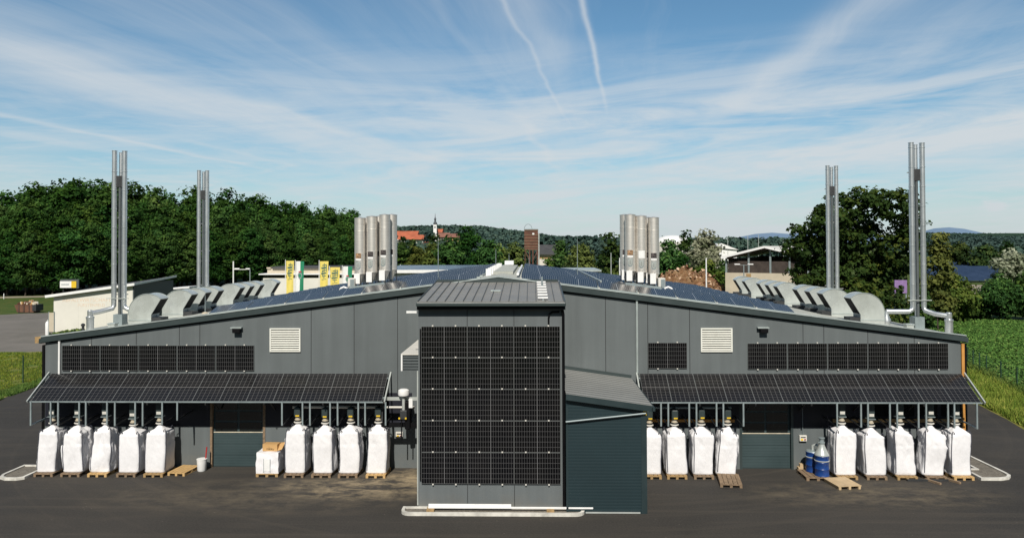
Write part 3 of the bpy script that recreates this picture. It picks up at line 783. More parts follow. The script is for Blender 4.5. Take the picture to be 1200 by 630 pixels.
def bag(seed, x, y, w, d, h, lean, bulge, rz, label, group, wr=1.):
    rnd = random.Random(seed); z0 = .146
    t = thing('bulk_bag', label, 'bag', (x, y, z0), rz, group)
    levels = [(-.0, .93, 9), (.03, .98, 9)] + [(h*k/26, 1., 9) for k in range(1, 27)] + [(h+.02, .985, 10), (h+.07, .87, 9), (h+.13, .68, 6), (h+.19, .50, 4), (h+.25, .34, 3), (h+.30, .25, 2), (h+.34, .215, 2), (h+.38, .21, 2), (h+.41, .22, 2), (h+.44, .17, 2), (h+.46, .14, 2)]
    n = 64; mb = MB(); V = []
    sd = seed*17.31
    corner = []
    for z, s, p in levels:
        zz = min(z/h, 1.)
        bl = 1 + bulge*math.sin(math.pi*min(1, zz*1.05))**.8 - .05*(1-math.exp(-((zz-1)**2)/.01))*0
        neck = max(0, (z-h-.10)/.22); neck = min(1, neck)
        for j in range(n):
            a = 2*math.pi*(j+.5)/n; c, sn = math.cos(a), math.sin(a)
            k = (abs(c)**p+abs(sn)**p)**(-1/p)
            ax = w/2*(1-neck)+ (w+d)/4*neck; ay = d/2*(1-neck)+(w+d)/4*neck
            px, py = ax*c*k*s*bl, ay*sn*k*s*bl
            q = Vector((px*2.2+sd, py*2.2, z*1.1)); q2 = Vector((px*7+sd, py*7, z*2.2+px*3)); q3 = Vector((px*1.2+sd, py*1.2+5, z*.8))
            side_ = 1.5 if abs(c) > abs(sn) else .72
            dsp = wr*side_*(noise.noise(q)*.045 + abs(noise.noise(q2))*-.030 + noise.noise(q3)*.05 + (abs(noise.noise(Vector((px*3+sd, py*3+9, z*3+px*4)))) * -.05 if zz > .7 else 0))
            if s < .5: dsp *= .4
            fx, fy = (c*k, sn*k)
            ln = math.hypot(fx, fy)
            damp = min(1., z/.12+.25)
            px += fx/ln*dsp*damp; py += fy/ln*dsp*damp
            zz_ = z + (noise.noise(Vector((px*1.6+sd, py*1.6, 3)))*.11*wr*min(1, max(0, (z-.8*h)/(.2*h))) if z < h+.2 else 0)
            px += lean*z + .02*math.sin(z*2+sd)
            mb.v.append((px, py, zz_))
    L_ = len(levels)
    for i in range(L_-1):
        for j in range(n): mb.face((i*n+j, i*n+(j+1) % n, (i+1)*n+(j+1) % n, (i+1)*n+j))
    mb.face(range(n)); mb.face([(L_-1)*n+j for j in range(n)])
    mb.build('sack', M['bag'], t, smooth=75)
    for q in (1, 3, 5, 7):
        j = q*n//8
        pts = []
        for i in range(3, 28, 2):
            v = Vector(mb.v[i*n+j]); o = Vector((v.x, v.y, 0)).normalized()*.008; pts.append(v+o)
        e = pts[-1]
        sg = 1 if e.x > 0 else -1; sy = 1 if e.y > 0 else -1
        pts += [e+Vector((-sg*.02, -sy*.02, .12)), e+Vector((-sg*.06, -sy*.05, .20)), e+Vector((-sg*.12, -sy*.04, .14)), e+Vector((-sg*.10, -sy*.05, .02))]
        MB().tube(pts, .018, 5).build('lifting_strap', M['skin_strap'], t, smooth=60)
    # tied spout collar
    MB().lathe([(.15, h+.375), (.18, h+.39), (.18, h+.415), (.15, h+.43)], (lean*h, 0, 0), 16).build('spout_collar', M['offwhite'], t, smooth=40)
    return t
BY = 33.56
SET = [('left end', 'far left group', [(53.5, 0), (84.8, 1), (116, 2), (150, 3), (181.5, 4)]),
       ('centre left', 'group beside the annex', [(345.5, 5), (377.5, 6), (408.4, 7), (441.2, 8)]),
       ('centre right', 'group beside the lean-to', [(763, 9), (793, 10), (824.3, 11), (852.5, 12)]),
       ('right end', 'far right group', [(991.5, 13), (1026, 14), (1061.5, 15), (1095.5, 16), (1127, 17)])]
# per bag: width, depth, height, lean, bulge, yaw, wrinkle
BP = {0: (.80, .92, 1.74, .02, .00, .05, 1.1), 1: (.82, .92, 1.74, .0, .0, .0, 1.25), 2: (.80, .92, 1.74, .03, .01, .06, 1.6), 3: (.88, .95, 1.66, 0, .045, 0, .5), 4: (.86, .95, 1.74, 0, .04, 0, .5),
      5: (.86, .92, 1.80, 0, .02, 0, .7), 6: (.86, .92, 1.76, .01, .015, 0, .9), 7: (.86, .92, 1.78, 0, .02, .03, .8), 8: (.86, .92, 1.80, .0, .025, 0, .8),
      9: (.86, .92, 1.70, 0, .03, 0, .5), 10: (.84, .92, 1.72, 0, .04, 0, .6), 11: (.86, .92, 1.74, .01, .02, .0, .8), 12: (.82, .92, 1.74, .07, .0, -.08, 1.3),
      13: (.90, .92, 1.80, 0, .03, 0, .6), 14: (.88, .92, 1.70, 0, .03, 0, .6), 15: (.86, .92, 1.78, -.02, .0, -.03, 1.2), 16: (.86, .92, 1.80, .02, .0, -.04, 1.4), 17: (.86, .92, 1.78, 0, .01, 0, .8)}
LBL = {0: 'creased white bulk bag at the far left end beside the gravel island', 1: 'creased white bulk bag, second from the left end of the row',
       2: 'crumpled white bulk bag, third from the left end of the row', 3: 'low smooth full white bulk bag, fourth from the left end of the row',
       4: 'smooth full white bulk bag beside the flat empty yellow pallet', 5: 'tall white bulk bag beside the wrapped load with a carton on top',
       6: 'tall white bulk bag, second to the right of the wrapped load', 7: 'tall white bulk bag, third to the right of the wrapped load',
       8: 'tall white bulk bag on a fresh pallet nearest the left of the annex', 9: 'white bulk bag half hidden behind the teal lean-to',
       10: 'white bulk bag standing second to the right of the lean-to', 11: 'white bulk bag standing third to the right of the lean-to',
       12: 'leaning creased white bulk bag behind the tipped slatted pallet', 13: 'wide white bulk bag beside the blue drums',
       14: 'shorter white bulk bag, second to the right of the blue drums', 15: 'crumpled white bulk bag, third to the right of the blue drums',
       16: 'white bulk bag with a flared bottom corner, second from the right end', 17: 'white bulk bag at the far right end beside the gravel island'}
palk = {0: 1, 1: 1, 2: 2, 3: 1, 4: 0, 5: 1, 6: 1, 7: 1, 8: 2, 9: 0, 10: 0, 11: 1, 12: 0, 13: 0, 14: 1, 15: 0, 16: 1, 17: 2}
bagx = {}
for nm, gl, lst in SET:
    for px, i in lst:
        x = at(px, 540, BY-.45).x; bagx[i] = x
        w, d, h, lean_, bl, rz, wr = BP[i]; w *= 1.05; wr *= 1.25; h -= .09
        bag(i+1, x, BY, w, d, h, lean_, bl, rz, LBL[i], 'white bulk bags hanging under the canopies', wr)
        kind = ('worn wooden', 'grey weathered', 'fresh yellow')[{0: 0, 1: 1, 2: 2}[palk[i]]]
        pallet(x, BY-.02, palk[i], f'{kind} pallet under the ' + LBL[i].replace('standing ', '').replace('creased ', '').replace('smooth ', '').replace('bulk ', '').replace('crumpled ', '').replace('tall ', '').replace('beside the gravel island', '').replace('on a fresh pallet ', '').replace('with a flared bottom corner', '').replace('full ', '').strip(' ,'), 'pallets under the white bags', rz=random.uniform(-.02, .02), sx=1.06)

# filling spouts
def spout(i, duct, label):
    x = bagx[i]+BP[i][3]*BP[i][2]; h = BP[i][2]+.146+.005; y = BY
    t = thing('filling_spout', label, 'filling spout', (x, y, h+.31), 0, 'filling spouts above the white bags')
    b = h+.31
    MB().lathe([(.11, 0), (.11, .10), (.14, .101), (.14, .12), (.11, .121), (.11, .24)], (0, 0, 0), 16).build('flange_pipe', M['beigewall'], t, smooth=35)
    MB().lathe([(.112, .03), (.15, .035), (.15, .065), (.112, .07)], (0, 0, 0), 12).build('clamp_ring', M['dark'], t, smooth=30)
    if duct:
        top = 3.45-b
        MB().box(-.13, .13, -.13, .13, .242, top).build('square_duct', M['fascia'], t, bevel=.01)
        MB().box(-.16, .16, -.16, .16, .27, .30).build('duct_flange', M['galvpost'], t)
        MB().box(-.10, .10, -.135, -.1305, .40, .52).build('warning_plate', M['offwhite'], t)
    else:
        MB().box(-.14, .14, -.17, .17, .242, .66).build('motor_housing', M['fascia'], t, bevel=.05)
        MB().box(-.06, .10, -.19, -.172, .27, .33).build('warning_plate', M['yellow'], t)
        MB().tube([(0, 0, .661), (0, 0, 3.40-b)], .04, 8).build('suspension_rod', M['dark'], t)
for i in range(18):
    duct = i < 5 or i > 12
    spout(i, duct, ('teal spout over the ' if duct else 'motor-headed spout over the ') + LBL[i].replace('standing ', '').replace('creased ', '').replace('smooth ', '').replace('bulk ', '').replace('crumpled ', '').replace('tall ', ''))
zp = 2.86
o = MB().tube([(bagx[5]-.3, BY+.22, zp), (at(485, 478, BY).x, BY+.22, zp)], .06, 12).build('conveyor_pipe', M['offwhite'], smooth=40)
tag(o, 'long pale conveying pipe behind the spouts left of the annex', 'pipe')
o = MB().tube([(bagx[9]-.3, BY+.22, zp), (bagx[12]+.35, BY+.22, zp)], .05, 12).build('conveyor_pipe', M['galvpost'], smooth=40)
tag(o, 'grey conveying pipe behind the spouts right of the lean-to', 'pipe')

# conveyor drive with white round cap beside the annex
p = at(473, 460, 33.3)
cd = thing('conveyor_drive', 'dark conveyor drive with round white cap on a bracket beside the annex', 'machine', (p.x, 33.3, 0))
MB().lathe([(.10, p.z-.14), (.23, p.z-.10), (.25, p.z), (.23, p.z+.12), (.15, p.z+.17)], (0, 0, 0), 18).build('cap', M['white'], cd, smooth=35)
MB().lathe([(.07, 2.85), (.07, p.z-.16), (.10, p.z-.13)], (0, 0, 0), 12).build('neck', M['galv'], cd, smooth=35)
MB().box(-.14, .16, -.15, .2, 2.45, 2.85).build('gearbox', M['dark'], cd, bevel=.03)
mb = MB(); mb.box(.05, .28, -.05, .3, 2.0, 3.2); mb.build('motor_block', M['black'], cd, bevel=.04)
for s in (-.08, .17): MB().box(s-.025, s+.025, -.08, -.03, 1.55, 2.449).build('leg', M['black'], cd)
MB().box(.24, .40, -.10, -.06, 2.95, 3.35).build('switch_plate', M['white'], cd)
for s in (-.16, .12): MB().box(s-.035, s+.035, -.19, -.151, 2.48, 2.55).build('yellow_button', M['yellow'], cd)
for z_, w_ in ((3.30, .07), (2.16, .09)):
    MB().box(-1.0, .62, .1, .2, z_-w_, z_+w_).build('cross_beam', M['galv'] if z_ > 3 else M['black'], cd)
MB().box(-1.05, -.95, .21, W-33.3-.01, 2.0, 3.4).build('wall_bracket', M['dark'], cd)
MB().box(.55, .65, .21, W-33.3-.01, 2.0, 3.4).build('wall_bracket', M['dark'], cd)

def ctrl_box(px, py, label):
    p = at(px, py, W-.08)
    t = thing('control_box', label, 'control box', (p.x, W-.005, p.z), 0)
    MB().box(-.16, .16, -.12, 0, -.13, .13).build('housing', M['offwhite'], t, bevel=.015)
    MB().box(-.11, -.01, -.135, -.121, -.09, -.01).build('yellow_label', M['yellow'], t)
    MB().tube([(.07, -.121, -.04), (.07, -.16, -.04)], .03, 10).build('stop_button', M['red'], t, smooth=40)
    MB().box(-.11, .10, -.133, -.121, .03, .07).build('button_strip', M['dark'], t)
    return t
ctrl_box(468, 509, 'small white control box with red button beside the door left of the annex')
t = ctrl_box(941, 513, 'small white control box on a cable right of the right shutter door')
MB().tube([(0, -.05, .13), (0, -.04, 1.6)], .012, 6).build('cable', M['galvpost'], t)

# ================================================================== LOOSE THINGS IN THE YARD
p = gnd(210, 557); pallet(p.x-.05, 33.75, 2, 'flat empty yellow pallet on the asphalt left of the left shutter door', rz=-.12)
# bucket
p = gnd(236.5, 551)
t = thing('bucket', 'white plastic bucket with a red-handled brush in it left of the left door', 'bucket', (p.x, p.y, 0))
MB().lathe([(.17, .0), (.19, .04), (.215, .50), (.225, .50), (.225, .53), (.20, .53)], (0, 0, 0), 20).build('pail', M['white'], t, smooth=40)
MB().tube([(.13, .05, .3), (.17, .12, 1.02)], .03, 8).build('brush_handle', M['red'], t, smooth=40)
# wrapped load with carton
p = gnd(315, 556); x = at(315, 540, 33.3).x
pallet(x, 33.65, 0, 'wooden pallet under the low white wrapped load beside the left door', 'pallets under the white bags', sx=1.2)
t = thing('wrapped_load', 'low white plastic-wrapped pallet load with a cardboard carton on top', 'wrapped load', (x, 33.65, .146))
mb = MB()
nx, ny, nz = 22, 22, 14
def wl(u, v, s): 
    q = Vector((u, v, s)); return q + Vector((noise.noise(q*4)*.03, noise.noise(q*4+Vector((5, 0, 0)))*.03, noise.noise(q*3+Vector((9, 0, 0)))*.03*(s > .4)))
bm = bmesh.new(); bmesh.ops.create_cube(bm, size=1.)
bmesh.ops.subdivide_edges(bm, edges=bm.edges[:], cuts=16, use_grid_fill=True)
for v in bm.verts:
    c = v.co; c.x *= .98; c.y *= 1.15; c.z = (c.z+.5)*.88
    r = Vector((c.x/.49, c.y/.575, 0)); 
    c.x *= 1-.05*(c.z/.88)**3; c.y *= 1-.04*(c.z/.88)**3
    v.co = wl(c.x, c.y, c.z); v.co.z = max(0, v.co.z)
me = bpy.data.meshes.new('film_wrap'); bm.to_mesh(me); bm.free(); me.materials.append(M['bag'])
me.polygons.foreach_set('use_smooth', [True]*len(me.polygons)); me.set_sharp_from_angle(angle=R(60))
share('film_wrap', me, t, Matrix())
MB().box(-.13, .13, -.602, -.598, .1, .62).build('document_pouch', M['white'], t)
for s in (-.14, .14): MB().box(s-.008, s+.008, -.608, -.603, .05, .64).build('strapping', M['galvpost'], t)
t2 = thing('carton', 'open brown cardboard carton lying on the white wrapped load', 'carton', (x+.04, 33.55, .146+.885), -.06)
MB().box(-.33, .33, -.20, .20, .0, .30).build('box_body', M['card'], t2, bevel=.006)
mb = MB(); mb.poly([(.335, -.20, .02), (.335, .12, .26), (.55, .14, .30), (.52, -.16, .08)]); mb.poly([(.335, .2, .01), (.335, .2, .29), (.6, .22, .32), (.58, .22, .10)])
mb.build('flap', M['card'], t2)
textmesh('printed_word', 'nikku', .16, M['black'], t2, Matrix.Translation((.02, -.2025, .10)) @ FRONT, ext=.001)
# drums on a pallet
dx = at(957, 548, 33.0).x
pallet(dx, 33.40, 1, 'old wooden pallet carrying the blue drums', rz=.0, sx=1.25)
def drum(x, y, label, cone):
    t = thing('drum', label, 'drum', (x, y, .146))
    MB().lathe([(.29, 0), (.30, .02), (.29, .04), (.285, .28), (.30, .30), (.285, .32), (.285, .56), (.30, .58), (.285, .60), (.285, .82), (.30, .84), (.29, .86)], (0, 0, 0), 28).build('barrel', M['blue'], t, smooth=50)
    MB().lathe([(.302, .62), (.312, .63), (.312, .655), (.302, .665)], (0, 0, 0), 28).build('clamp_hoop', M['galv'], t, smooth=40)
    if cone:
        MB().lathe([(.30, .861), (.30, .90), (.27, .94), (.12, 1.28), (.11, 1.34)], (0, 0, 0), 28).build('cone_lid', M['galv'], t, smooth=40)
        MB().lathe([(.11, 1.341), (.13, 1.35), (.13, 1.42), (.09, 1.43), (.09, 1.55), (.13, 1.56), (.13, 1.60)], (0, 0, 0), 18).build('inlet_pipe', M['galvpost'], t, smooth=35)
        MB().bar((.1, 0, 1.48), (-.2, -.1, 1.40), .03, .03).build('lever', M['galvpost'], t)
    else:
        MB().lathe([(.29, .861), (.26, .90), (.06, .93)], (0, 0, 0), 24).build('lid', M['galvpost'], t, smooth=40)
        MB().tube([(0, 0, .93), (0, 0, 1.10), (.12, -.05, 1.16), (.22, -.1, 1.12)], .05, 10).build('valve_pipe', M['galv'], t, smooth=40)
    return t
drum(at(963.3, 540, 33.1).x, 33.12, 'blue steel drum with a silver cone lid, in front on its pallet', True)
drum(at(952, 532, 33.75).x, 33.72, 'dark blue drum with a valve pipe, behind the cone-lidded drum', False)
p = gnd(938, 550)
o = MB().box(-.2, .2, -.12, .12, 0, .2).box(-.12, .06, -.08, .1, .2005, .34).build('wooden_block', M['ply'], bevel=.01); o.location = (p.x, 34.2, .0); tag(o, 'small pale wooden block on the ground left of the blue drums', 'block')
# ply-covered pallet
p = gnd(987, 569)
mb = MB(); mb.box(-.5, .5, -.6, .6, .122, .146)
for s in (-.42, 0, .42): mb.box(s-.05, s+.05, -.6, .6, 0, .121)
o = mb.build('board_pallet', M['ply']); o.location = (at(985, 566, 32.4).x, 32.25, .001); o.rotation_euler = (0, 0, .14)
tag(o, 'flat plywood-topped pallet lying on the asphalt in front of the blue drums', 'pallet')
# tipped slatted pallet in front of the leaning bag
xx = at(855, 560, 32.4).x
pallet(xx+.0, 32.42, 1, 'slatted pallet tipped against the pallet of the leaning bag', rz=-.13, rx=R(4.5), z=.048, sx=1.1)
# timbers by the right bags
for i, (px, py, lb) in enumerate(((1099, 567, 'short dark timber on the asphalt in front of the second bag from the right end'), (1122, 566, 'short dark timber on the asphalt in front of the rightmost bag'))):
    p = gnd(px-2, py)
    o = MB().box(-.05, .05, -.36, .36, 0, .08).build('timber', M['wood_old']); o.location = (p.x, p.y+.25, .001); o.rotation_euler = (0, 0, .42); tag(o, lb, 'timber')
p = gnd(1080, 559)
o = MB().box(-.85, .85, -.05, .05, .0, .07).build('timber', M['dark']); o.location = (p.x, BY-.70, .001); tag(o, 'long dark timber laid in front of the third and fourth pallets from the drums', 'timber')
# white beams on blocks at the tower foot
by = TF-.34
xa = at(502, 599, by).x; xb = at(695, 599, by).x; xm = at(599, 594, by).x
for px in (505, 645):
    x = at(px, 600, by).x
    o = MB().box(-.14, .14, -.22, .18, .0, .10).build('wooden_block', M['wood']); o.location = (x, by, .062); tag(o, 'wooden block under the ' + ('left' if px < 600 else 'right') + ' of the long white beam', 'block')
o = MB().box(xa, xb, by-.07, by+.0, .164, .225).build('white_beam', M['white'], bevel=.01); tag(o, 'long white beam lying on wooden blocks at the foot of the annex', 'beam')
o = MB().box(xa, xm, by+.003, by+.07, .164, .30).build('white_beam', M['white'], bevel=.01); tag(o, 'short white beam stacked on the long white beam at the annex foot', 'beam')
# kerbed gravel islands
def island(pts, label):
    c = Vector((sum(p[0] for p in pts)/len(pts), sum(p[1] for p in pts)/len(pts), 0))
    t = thing('kerb_island', label, 'kerb', c)
    inn = [c + (Vector((p[0], p[1], 0))-c)*1. for p in pts]
    n = len(pts); P = [Vector((p[0], p[1], 0))-c for p in pts]
    I = []
    for i in range(n):
        a, b, d = P[i-1], P[i], P[(i+1) % n]
        e1 = (b-a).normalized(); e2 = (d-b).normalized()
        nn = Vector((-e1.y-e2.y, e1.x+e2.x, 0)).normalized(); I.append(b + nn*.12/max(.5, nn.dot(Vector((-e1.y, e1.x, 0)))))
    mb = MB(); h = .11
    k = 0
    for L_, z in ((P, -.02), (P, h), (I, h), (I, .02)):
        for v in L_: mb.v.append((v.x, v.y, z))
    for r_ in range(3):
        for i in range(n): mb.face((r_*n+i, r_*n+(i+1) % n, (r_+1)*n+(i+1) % n, (r_+1)*n+i))
    mb.build('kerb', M['kerb'], t)
    mb = MB(); mb.poly([(v.x*.999, v.y*.999, .06) for v in I]); mb.build('gravel_bed', M['gravel'], t)
    return t
def stadium(x0, x1, y0, y1, r, which):
    pts = []
    def arc(cx, cy, a0, a1):
        for k in range(7):
            a = R(a0+(a1-a0)*k/6); pts.append((cx+r*math.cos(a), cy+r*math.sin(a)))
    arc(x1-r, y0+r, -90, 0); 
    if 'b' in which: arc(x1-r, y1-r, 0, 90); arc(x0+r, y1-r, 90, 180)
    else: pts.extend([(x1, y1), (x0, y1)])
    arc(x0+r, y0+r, 180, 270)
    return pts
island(stadium(-4.86, 1.95, 28.36, TF-.004, .36, ''), 'kerbed gravel strip with rounded ends at the foot of the annex')
island([(-22.5, 32.42), (-22.0, 32.42), (-21.75, 32.6), (-21.75, 34.44), (-23.0, 34.44), (-23.0, 33.0), (-22.85, 32.62)], 'kerbed gravel island at the left end of the hall')
island([(18.9, 32.95), (19.75, 32.95), (20.15, 33.1), (20.4, 33.4), (20.45, 33.8), (20.45, 37.2), (19.46, 37.2), (19.46, 34.40), (18.9, 34.40)], 'kerbed gravel island at the right end of the hall')

# ================================================================== ROOF EQUIPMENT
def hood_mesh(part, sg):
    """sg=+1: opening faces +X (left slope), -1 mirrored."""
    Rr, zc, hy = .92, .36, .40
    arc = [(-Rr*math.cos(R(a)), zc+Rr*math.sin(R(a))) for a in range(0, 133, 6)] 
    tip = arc[-1]; foot = (.16, .30)
    prof = [(-Rr, -.30)] + arc + [foot, (.16, -.22)]
    mb = MB(); q = [(sg*x, z) for x, z in prof]
    if part == 'shell': mb.prism(q, -hy, hy)
    if part == 'opening':
        nx, nz = (foot[1]-tip[1]), -(foot[0]-tip[0]); l = math.hypot(nx, nz); nx, nz = nx/l, nz/l
        if nx < 0: nx, nz = -nx, -nz
        e = .006; a, b = tip, foot
        a = (a[0]+(b[0]-a[0])*.04, a[1]+(b[1]-a[1])*.04); b = (b[0]+(a[0]-b[0])*.04, b[1]+(a[1]-b[1])*.04)
        mb.poly([(sg*(a[0]+nx*e), -hy+.03, a[1]+nz*e), (sg*(b[0]+nx*e), -hy+.03, b[1]+nz*e), (sg*(b[0]+nx*e), hy-.03, b[1]+nz*e), (sg*(a[0]+nx*e), hy-.03, a[1]+nz*e)])
    if part == 'front_seam': mb.tube([(sg*x*1.003, -hy-.012, z) for x, z in [(-Rr, .3)]+arc], .014, 5)
    if part == 'rear_seam': mb.tube([(sg*x*1.003, hy+.012, z) for x, z in [(-Rr, .3)]+arc], .014, 5)
    if part == 'base_strip': mb.box(min(sg*-Rr*1.005, sg*.18), max(sg*-Rr*1.005, sg*.18), -hy-.02, -hy-.003, .03, .07)
    if part == 'actuator_box': mb.box(min(sg*.165, sg*.62), max(sg*.165, sg*.62), -hy+.03, hy-.05, -.28, .16)
    return mb
hood_parts = (('shell', M['galv'], 40), ('opening', M['black'], 0), ('front_seam', M['flash'], 0), ('rear_seam', M['flash'], 0), ('base_strip', M['flash'], 0), ('actuator_box', M['dark'], 0))
HY_L = [36.0, 39.3, 41.0, 42.7, 45.9, 47.5, 49.3, 52.5]
HY_R = [35.9, 39.3, 41.1, 43.0, 46.4, 48.1, 49.9, 53.3, 55.6]
for sg, ys, X, side, opp in ((1, HY_L, -17.95, 'left', 'right'), (-1, HY_R, 15.2, 'right', 'left')):
    proto = None
    for i, y in enumerate(ys):
        lab = f'quarter-round galvanised hood on the {side} roof slope, ' + (f'nearest of its row' if i == 0 else ('farthest of its row' if i == len(ys)-1 else f'{ORD[i]} from the front of its row'))
        loc = (X, y, zroof(X)+.08)
        if proto is None:
            proto = thing('roof_hood', lab, 'roof hood', loc, 0, 'curved metal ventilation hoods along the roof slopes')
            for nm, m, sm in hood_parts: hood_mesh(nm, sg).build(nm, m, proto, smooth=sm)
        else: dup(proto, loc, None, lab)

def chimney(X, Y, ztop, sg, label):
    zb_ = zroof(X)
    t = thing('chimney_stack', label, 'chimney', (X, Y, zb_), 0, 'triple steel chimney stacks')
    H_ = ztop-zb_
    spots = [(-.255, 0, 0.), (.255, 0, -.02), (-.10*sg, .34, -.06)]
    zlow = 1.15
    for k, (dx, dy, dzt) in enumerate(spots):
        r = .118 if k < 2 else .10
        prof = [(r, zlow)]; z = zlow
        while z+.92 < H_+dzt-.15:
            z += .92; prof += [(r, z-.02), (r+.013, z-.018), (r+.013, z+.018), (r, z+.02)]
        prof += [(r, H_+dzt-.03), (r+.012, H_+dzt-.028), (r+.012, H_+dzt), (r-.02, H_+dzt)]
        MB().lathe(prof, (dx, dy, 0), 16).build('flue_pipe', M['steel'], t, smooth=30)
    hm = H_-1.25
    MB().tube([(0, .06, .15), (0, .06, hm)], .07, 10).build('mast', M['greyside'], t, smooth=40)
    MB().box(-.17, .17, -.03, .16, hm-.55, hm-.002).build('mast_head', M['dark'], t)
    for z in (1.5, 3.6, 5.3, hm-.18):
        MB().box(-.39, .39, .12, .16, z, z+.05).build('bracket', M['galv'], t)
    MB().box(-.55, .55, -.16, -.125, 1.32, 1.36).build('clamp_bar', M['galv'], t)
    # elbows and horizontal ducts
    MB().tube([(-.255, 0, 1.15), (-.255, 0, .98), (-.255-.02*sg, -.06, .85), (-.255-.18*sg-.25, -.45, .72), (-1.0*1-.0, -.75, .66)] if sg > 0 else
              [(.255, 0, 1.15), (.255, 0, .98), (.275, -.06, .85), (.55, -.45, .72), (1.0, -.75, .66)], .115, 12).build('duct', M['steel'], t, smooth=40)
    xs = -1.0 if sg > 0 else 1.0
    zs = zroof(X+xs)-zb_
    MB().lathe([(.17, zs-.05), (.17, .40), (.19, .42), (.19, .50), (.13, .52), (.13, .78), (.10, .82)], (xs, -.75, 0), 16).build('roof_cowl', M['steel'], t, smooth=35)
    MB().tube([(.255*sg, 0, 1.15), (.255*sg, 0, 1.0), (.30*sg, 0, .88), (.45*sg, 0, .80), (1.45*sg, .1, .80)], .115, 12).build('duct', M['steel'], t, smooth=40)
    MB().lathe([(.13, zroof(X+1.45*sg)-zb_-.05), (.15, .30), (.19, .31), (.19, .42), (.11, .62), (.11, .80)], (1.45*sg, .1, 0), 16).build('roof_cowl', M['steel'], t, smooth=35)
    MB().tube([(-.10*sg, .34, 1.15), (-.10*sg, .34, .3)], .10, 10).build('duct', M['steel'], t, smooth=40)
    MB().box(-.22, .22, -.12, .42, -.12, .55).build('pedestal', M['galvpost'], t)
    return t
chimney(-20.35, 37.5, at(141, 176.5, 37.5).z, 1, 'tall triple steel chimney, nearer of the two on the left roof slope')
chimney(-20.35, 47.2, at(237, 199.5, 47.2).z, 1, 'tall triple steel chimney, farther of the two on the left roof slope')
chimney(18.2, 36.6, at(1075, 167, 36.6).z, -1, 'tall triple steel chimney, nearer of the two on the right roof slope')
chimney(18.2, 46.8, at(977, 194, 46.8).z, -1, 'tall triple steel chimney, farther of the two on the right roof slope')
for x, y, lab in ((-20.9, 35.4, 'small dark vent pipe at the left eave of the roof'), (-19.6, 35.6, 'small pale vent box on the left of the roof near the eave'), (17.2, 35.5, 'small pale vent box on the right of the roof near the eave')):
    t = thing('roof_vent', lab, 'roof vent', (x, y, zroof(x)-.02))
    if 'pipe' in lab:
        MB().tube([(0, 0, -.05), (0, 0, .28)], .06, 10).build('pipe', M['dark'], t, smooth=40); MB().lathe([(.09, .281), (.09, .36), (.03, .40)], (0, 0, 0), 12).build('cap', M['dark'], t, smooth=40)
    else:
        MB().box(-.16, .16, -.16, .16, -.05, .18).build('curb', M['galv'], t, bevel=.01); MB().box(-.19, .19, -.19, .19, .181, .23).build('cap', M['flash'], t, bevel=.01)

# silos
pic1 = plain('label picture warm', (.30, .18, .10), .5, 0, .9, 9); pic2 = plain('label picture dark', (.06, .05, .05), .5, 0, 1., 9)
def silo(x, y, pic, label, zoff=0.):
    zb_ = zroof(x)
    t = thing('silo', label, 'silo', (x, y, zb_), 0, 'steel silos in two clusters on the roof')
    r, z0, z1 = .29, .95, 3.92
    MB().lathe([(.07, .45), (.09, .52), (r-.02, z0-.02), (r+.012, z0), (r+.012, z0+.05), (r, z0+.06), (r, z0+1.1), (r+.008, z0+1.11), (r+.008, z0+1.13), (r, z0+1.14), (r, z1-.72), (r+.006, z1-.71), (r+.006, z1-.68), (r, z1-.67), (r, z1-.03), (r+.012, z1-.025), (r+.012, z1), (.03, z1+.05)], (0, 0, 0), 24).build('shell', M['silo'], t, smooth=28)
    def patch(name, a0, a1, za, zb2, e, m, shield=False):
        mb = MB(); k = 8
        for i in range(k+1):
            a = R(-90+a0+(a1-a0)*i/k); zz = za
            if shield: zz = za + .10*abs(2*i/k-1)**2.5
            for z in (zz, zb2): mb.v.append(((r+e)*math.cos(a), (r+e)*math.sin(a), z))
        for i in range(k): mb.face((2*i, 2*i+2, 2*i+3, 2*i+1))
        mb.build(name, m, t, smooth=60)
    if pic: 
        patch('picture_label', -36, 22, z0+.83, z0+1.10, .014, pic)
        patch('label_foot', -36, 22, z0+.73, z0+.828, .014, M['white'])
    else: patch('picture_label', -36, 28, z0+.75, z0+1.15, .014, M['white'])
    patch('shield_edge', -32, 16, z0+.24, z0+.66, .011, M['galvpost'], True)
    patch('shield_plate', -28, 12, z0+.29, z0+.63, .018, M['galv'], True)
    for s in (.42, .52): patch('rivet', -11, -5, z0+s-.02, z0+s+.02, .022, M['dark'])
    MB().box(-.24, .06, -r-.06, -r-.05, z0-.50, z0+.04).build('white_placard', M['white'], t)
    for a in (30, 150, 270):
        c_, s_ = math.cos(R(a)), math.sin(R(a))
        MB().tube([(c_*.27, s_*.27, -.05), (c_*.27, s_*.27, z0+.1)], .025, 6).build('leg', M['dark'], t)
    MB().lathe([(.20, -.06), (.20, .08), (.10, .12), (.07, .22), (.07, .45)], (0, 0, 0), 14).build('base_cone', M['galv'], t, smooth=35)
    MB().tube([(.0, -.05, .33), (.25, -.15, .30), (.30, -.1, .10)], .04, 8).build('outlet_pipe', M['galvpost'], t, smooth=40)
SY = 40.6
def sx(px): return at(px, 300, SY).x
names = ['left', 'middle', 'right']
for k, px in enumerate((422, 436, 451)):
    silo(sx(px), SY, pic1 if k == 0 else pic2, f'front {names[k]} silo of the brushed steel cluster on the left roof slope')
for k, px in enumerate((426, 440, 455)):
    silo(sx(px)+.05, SY+.75, pic2, f'rear {names[k]} silo of the brushed steel cluster on the left roof slope')
for k, px in enumerate((738.5, 751.5, 766)):
    silo(sx(px), SY, (pic1, None, pic2)[k], f'front {names[k]} silo of the brushed steel cluster on the right roof slope')
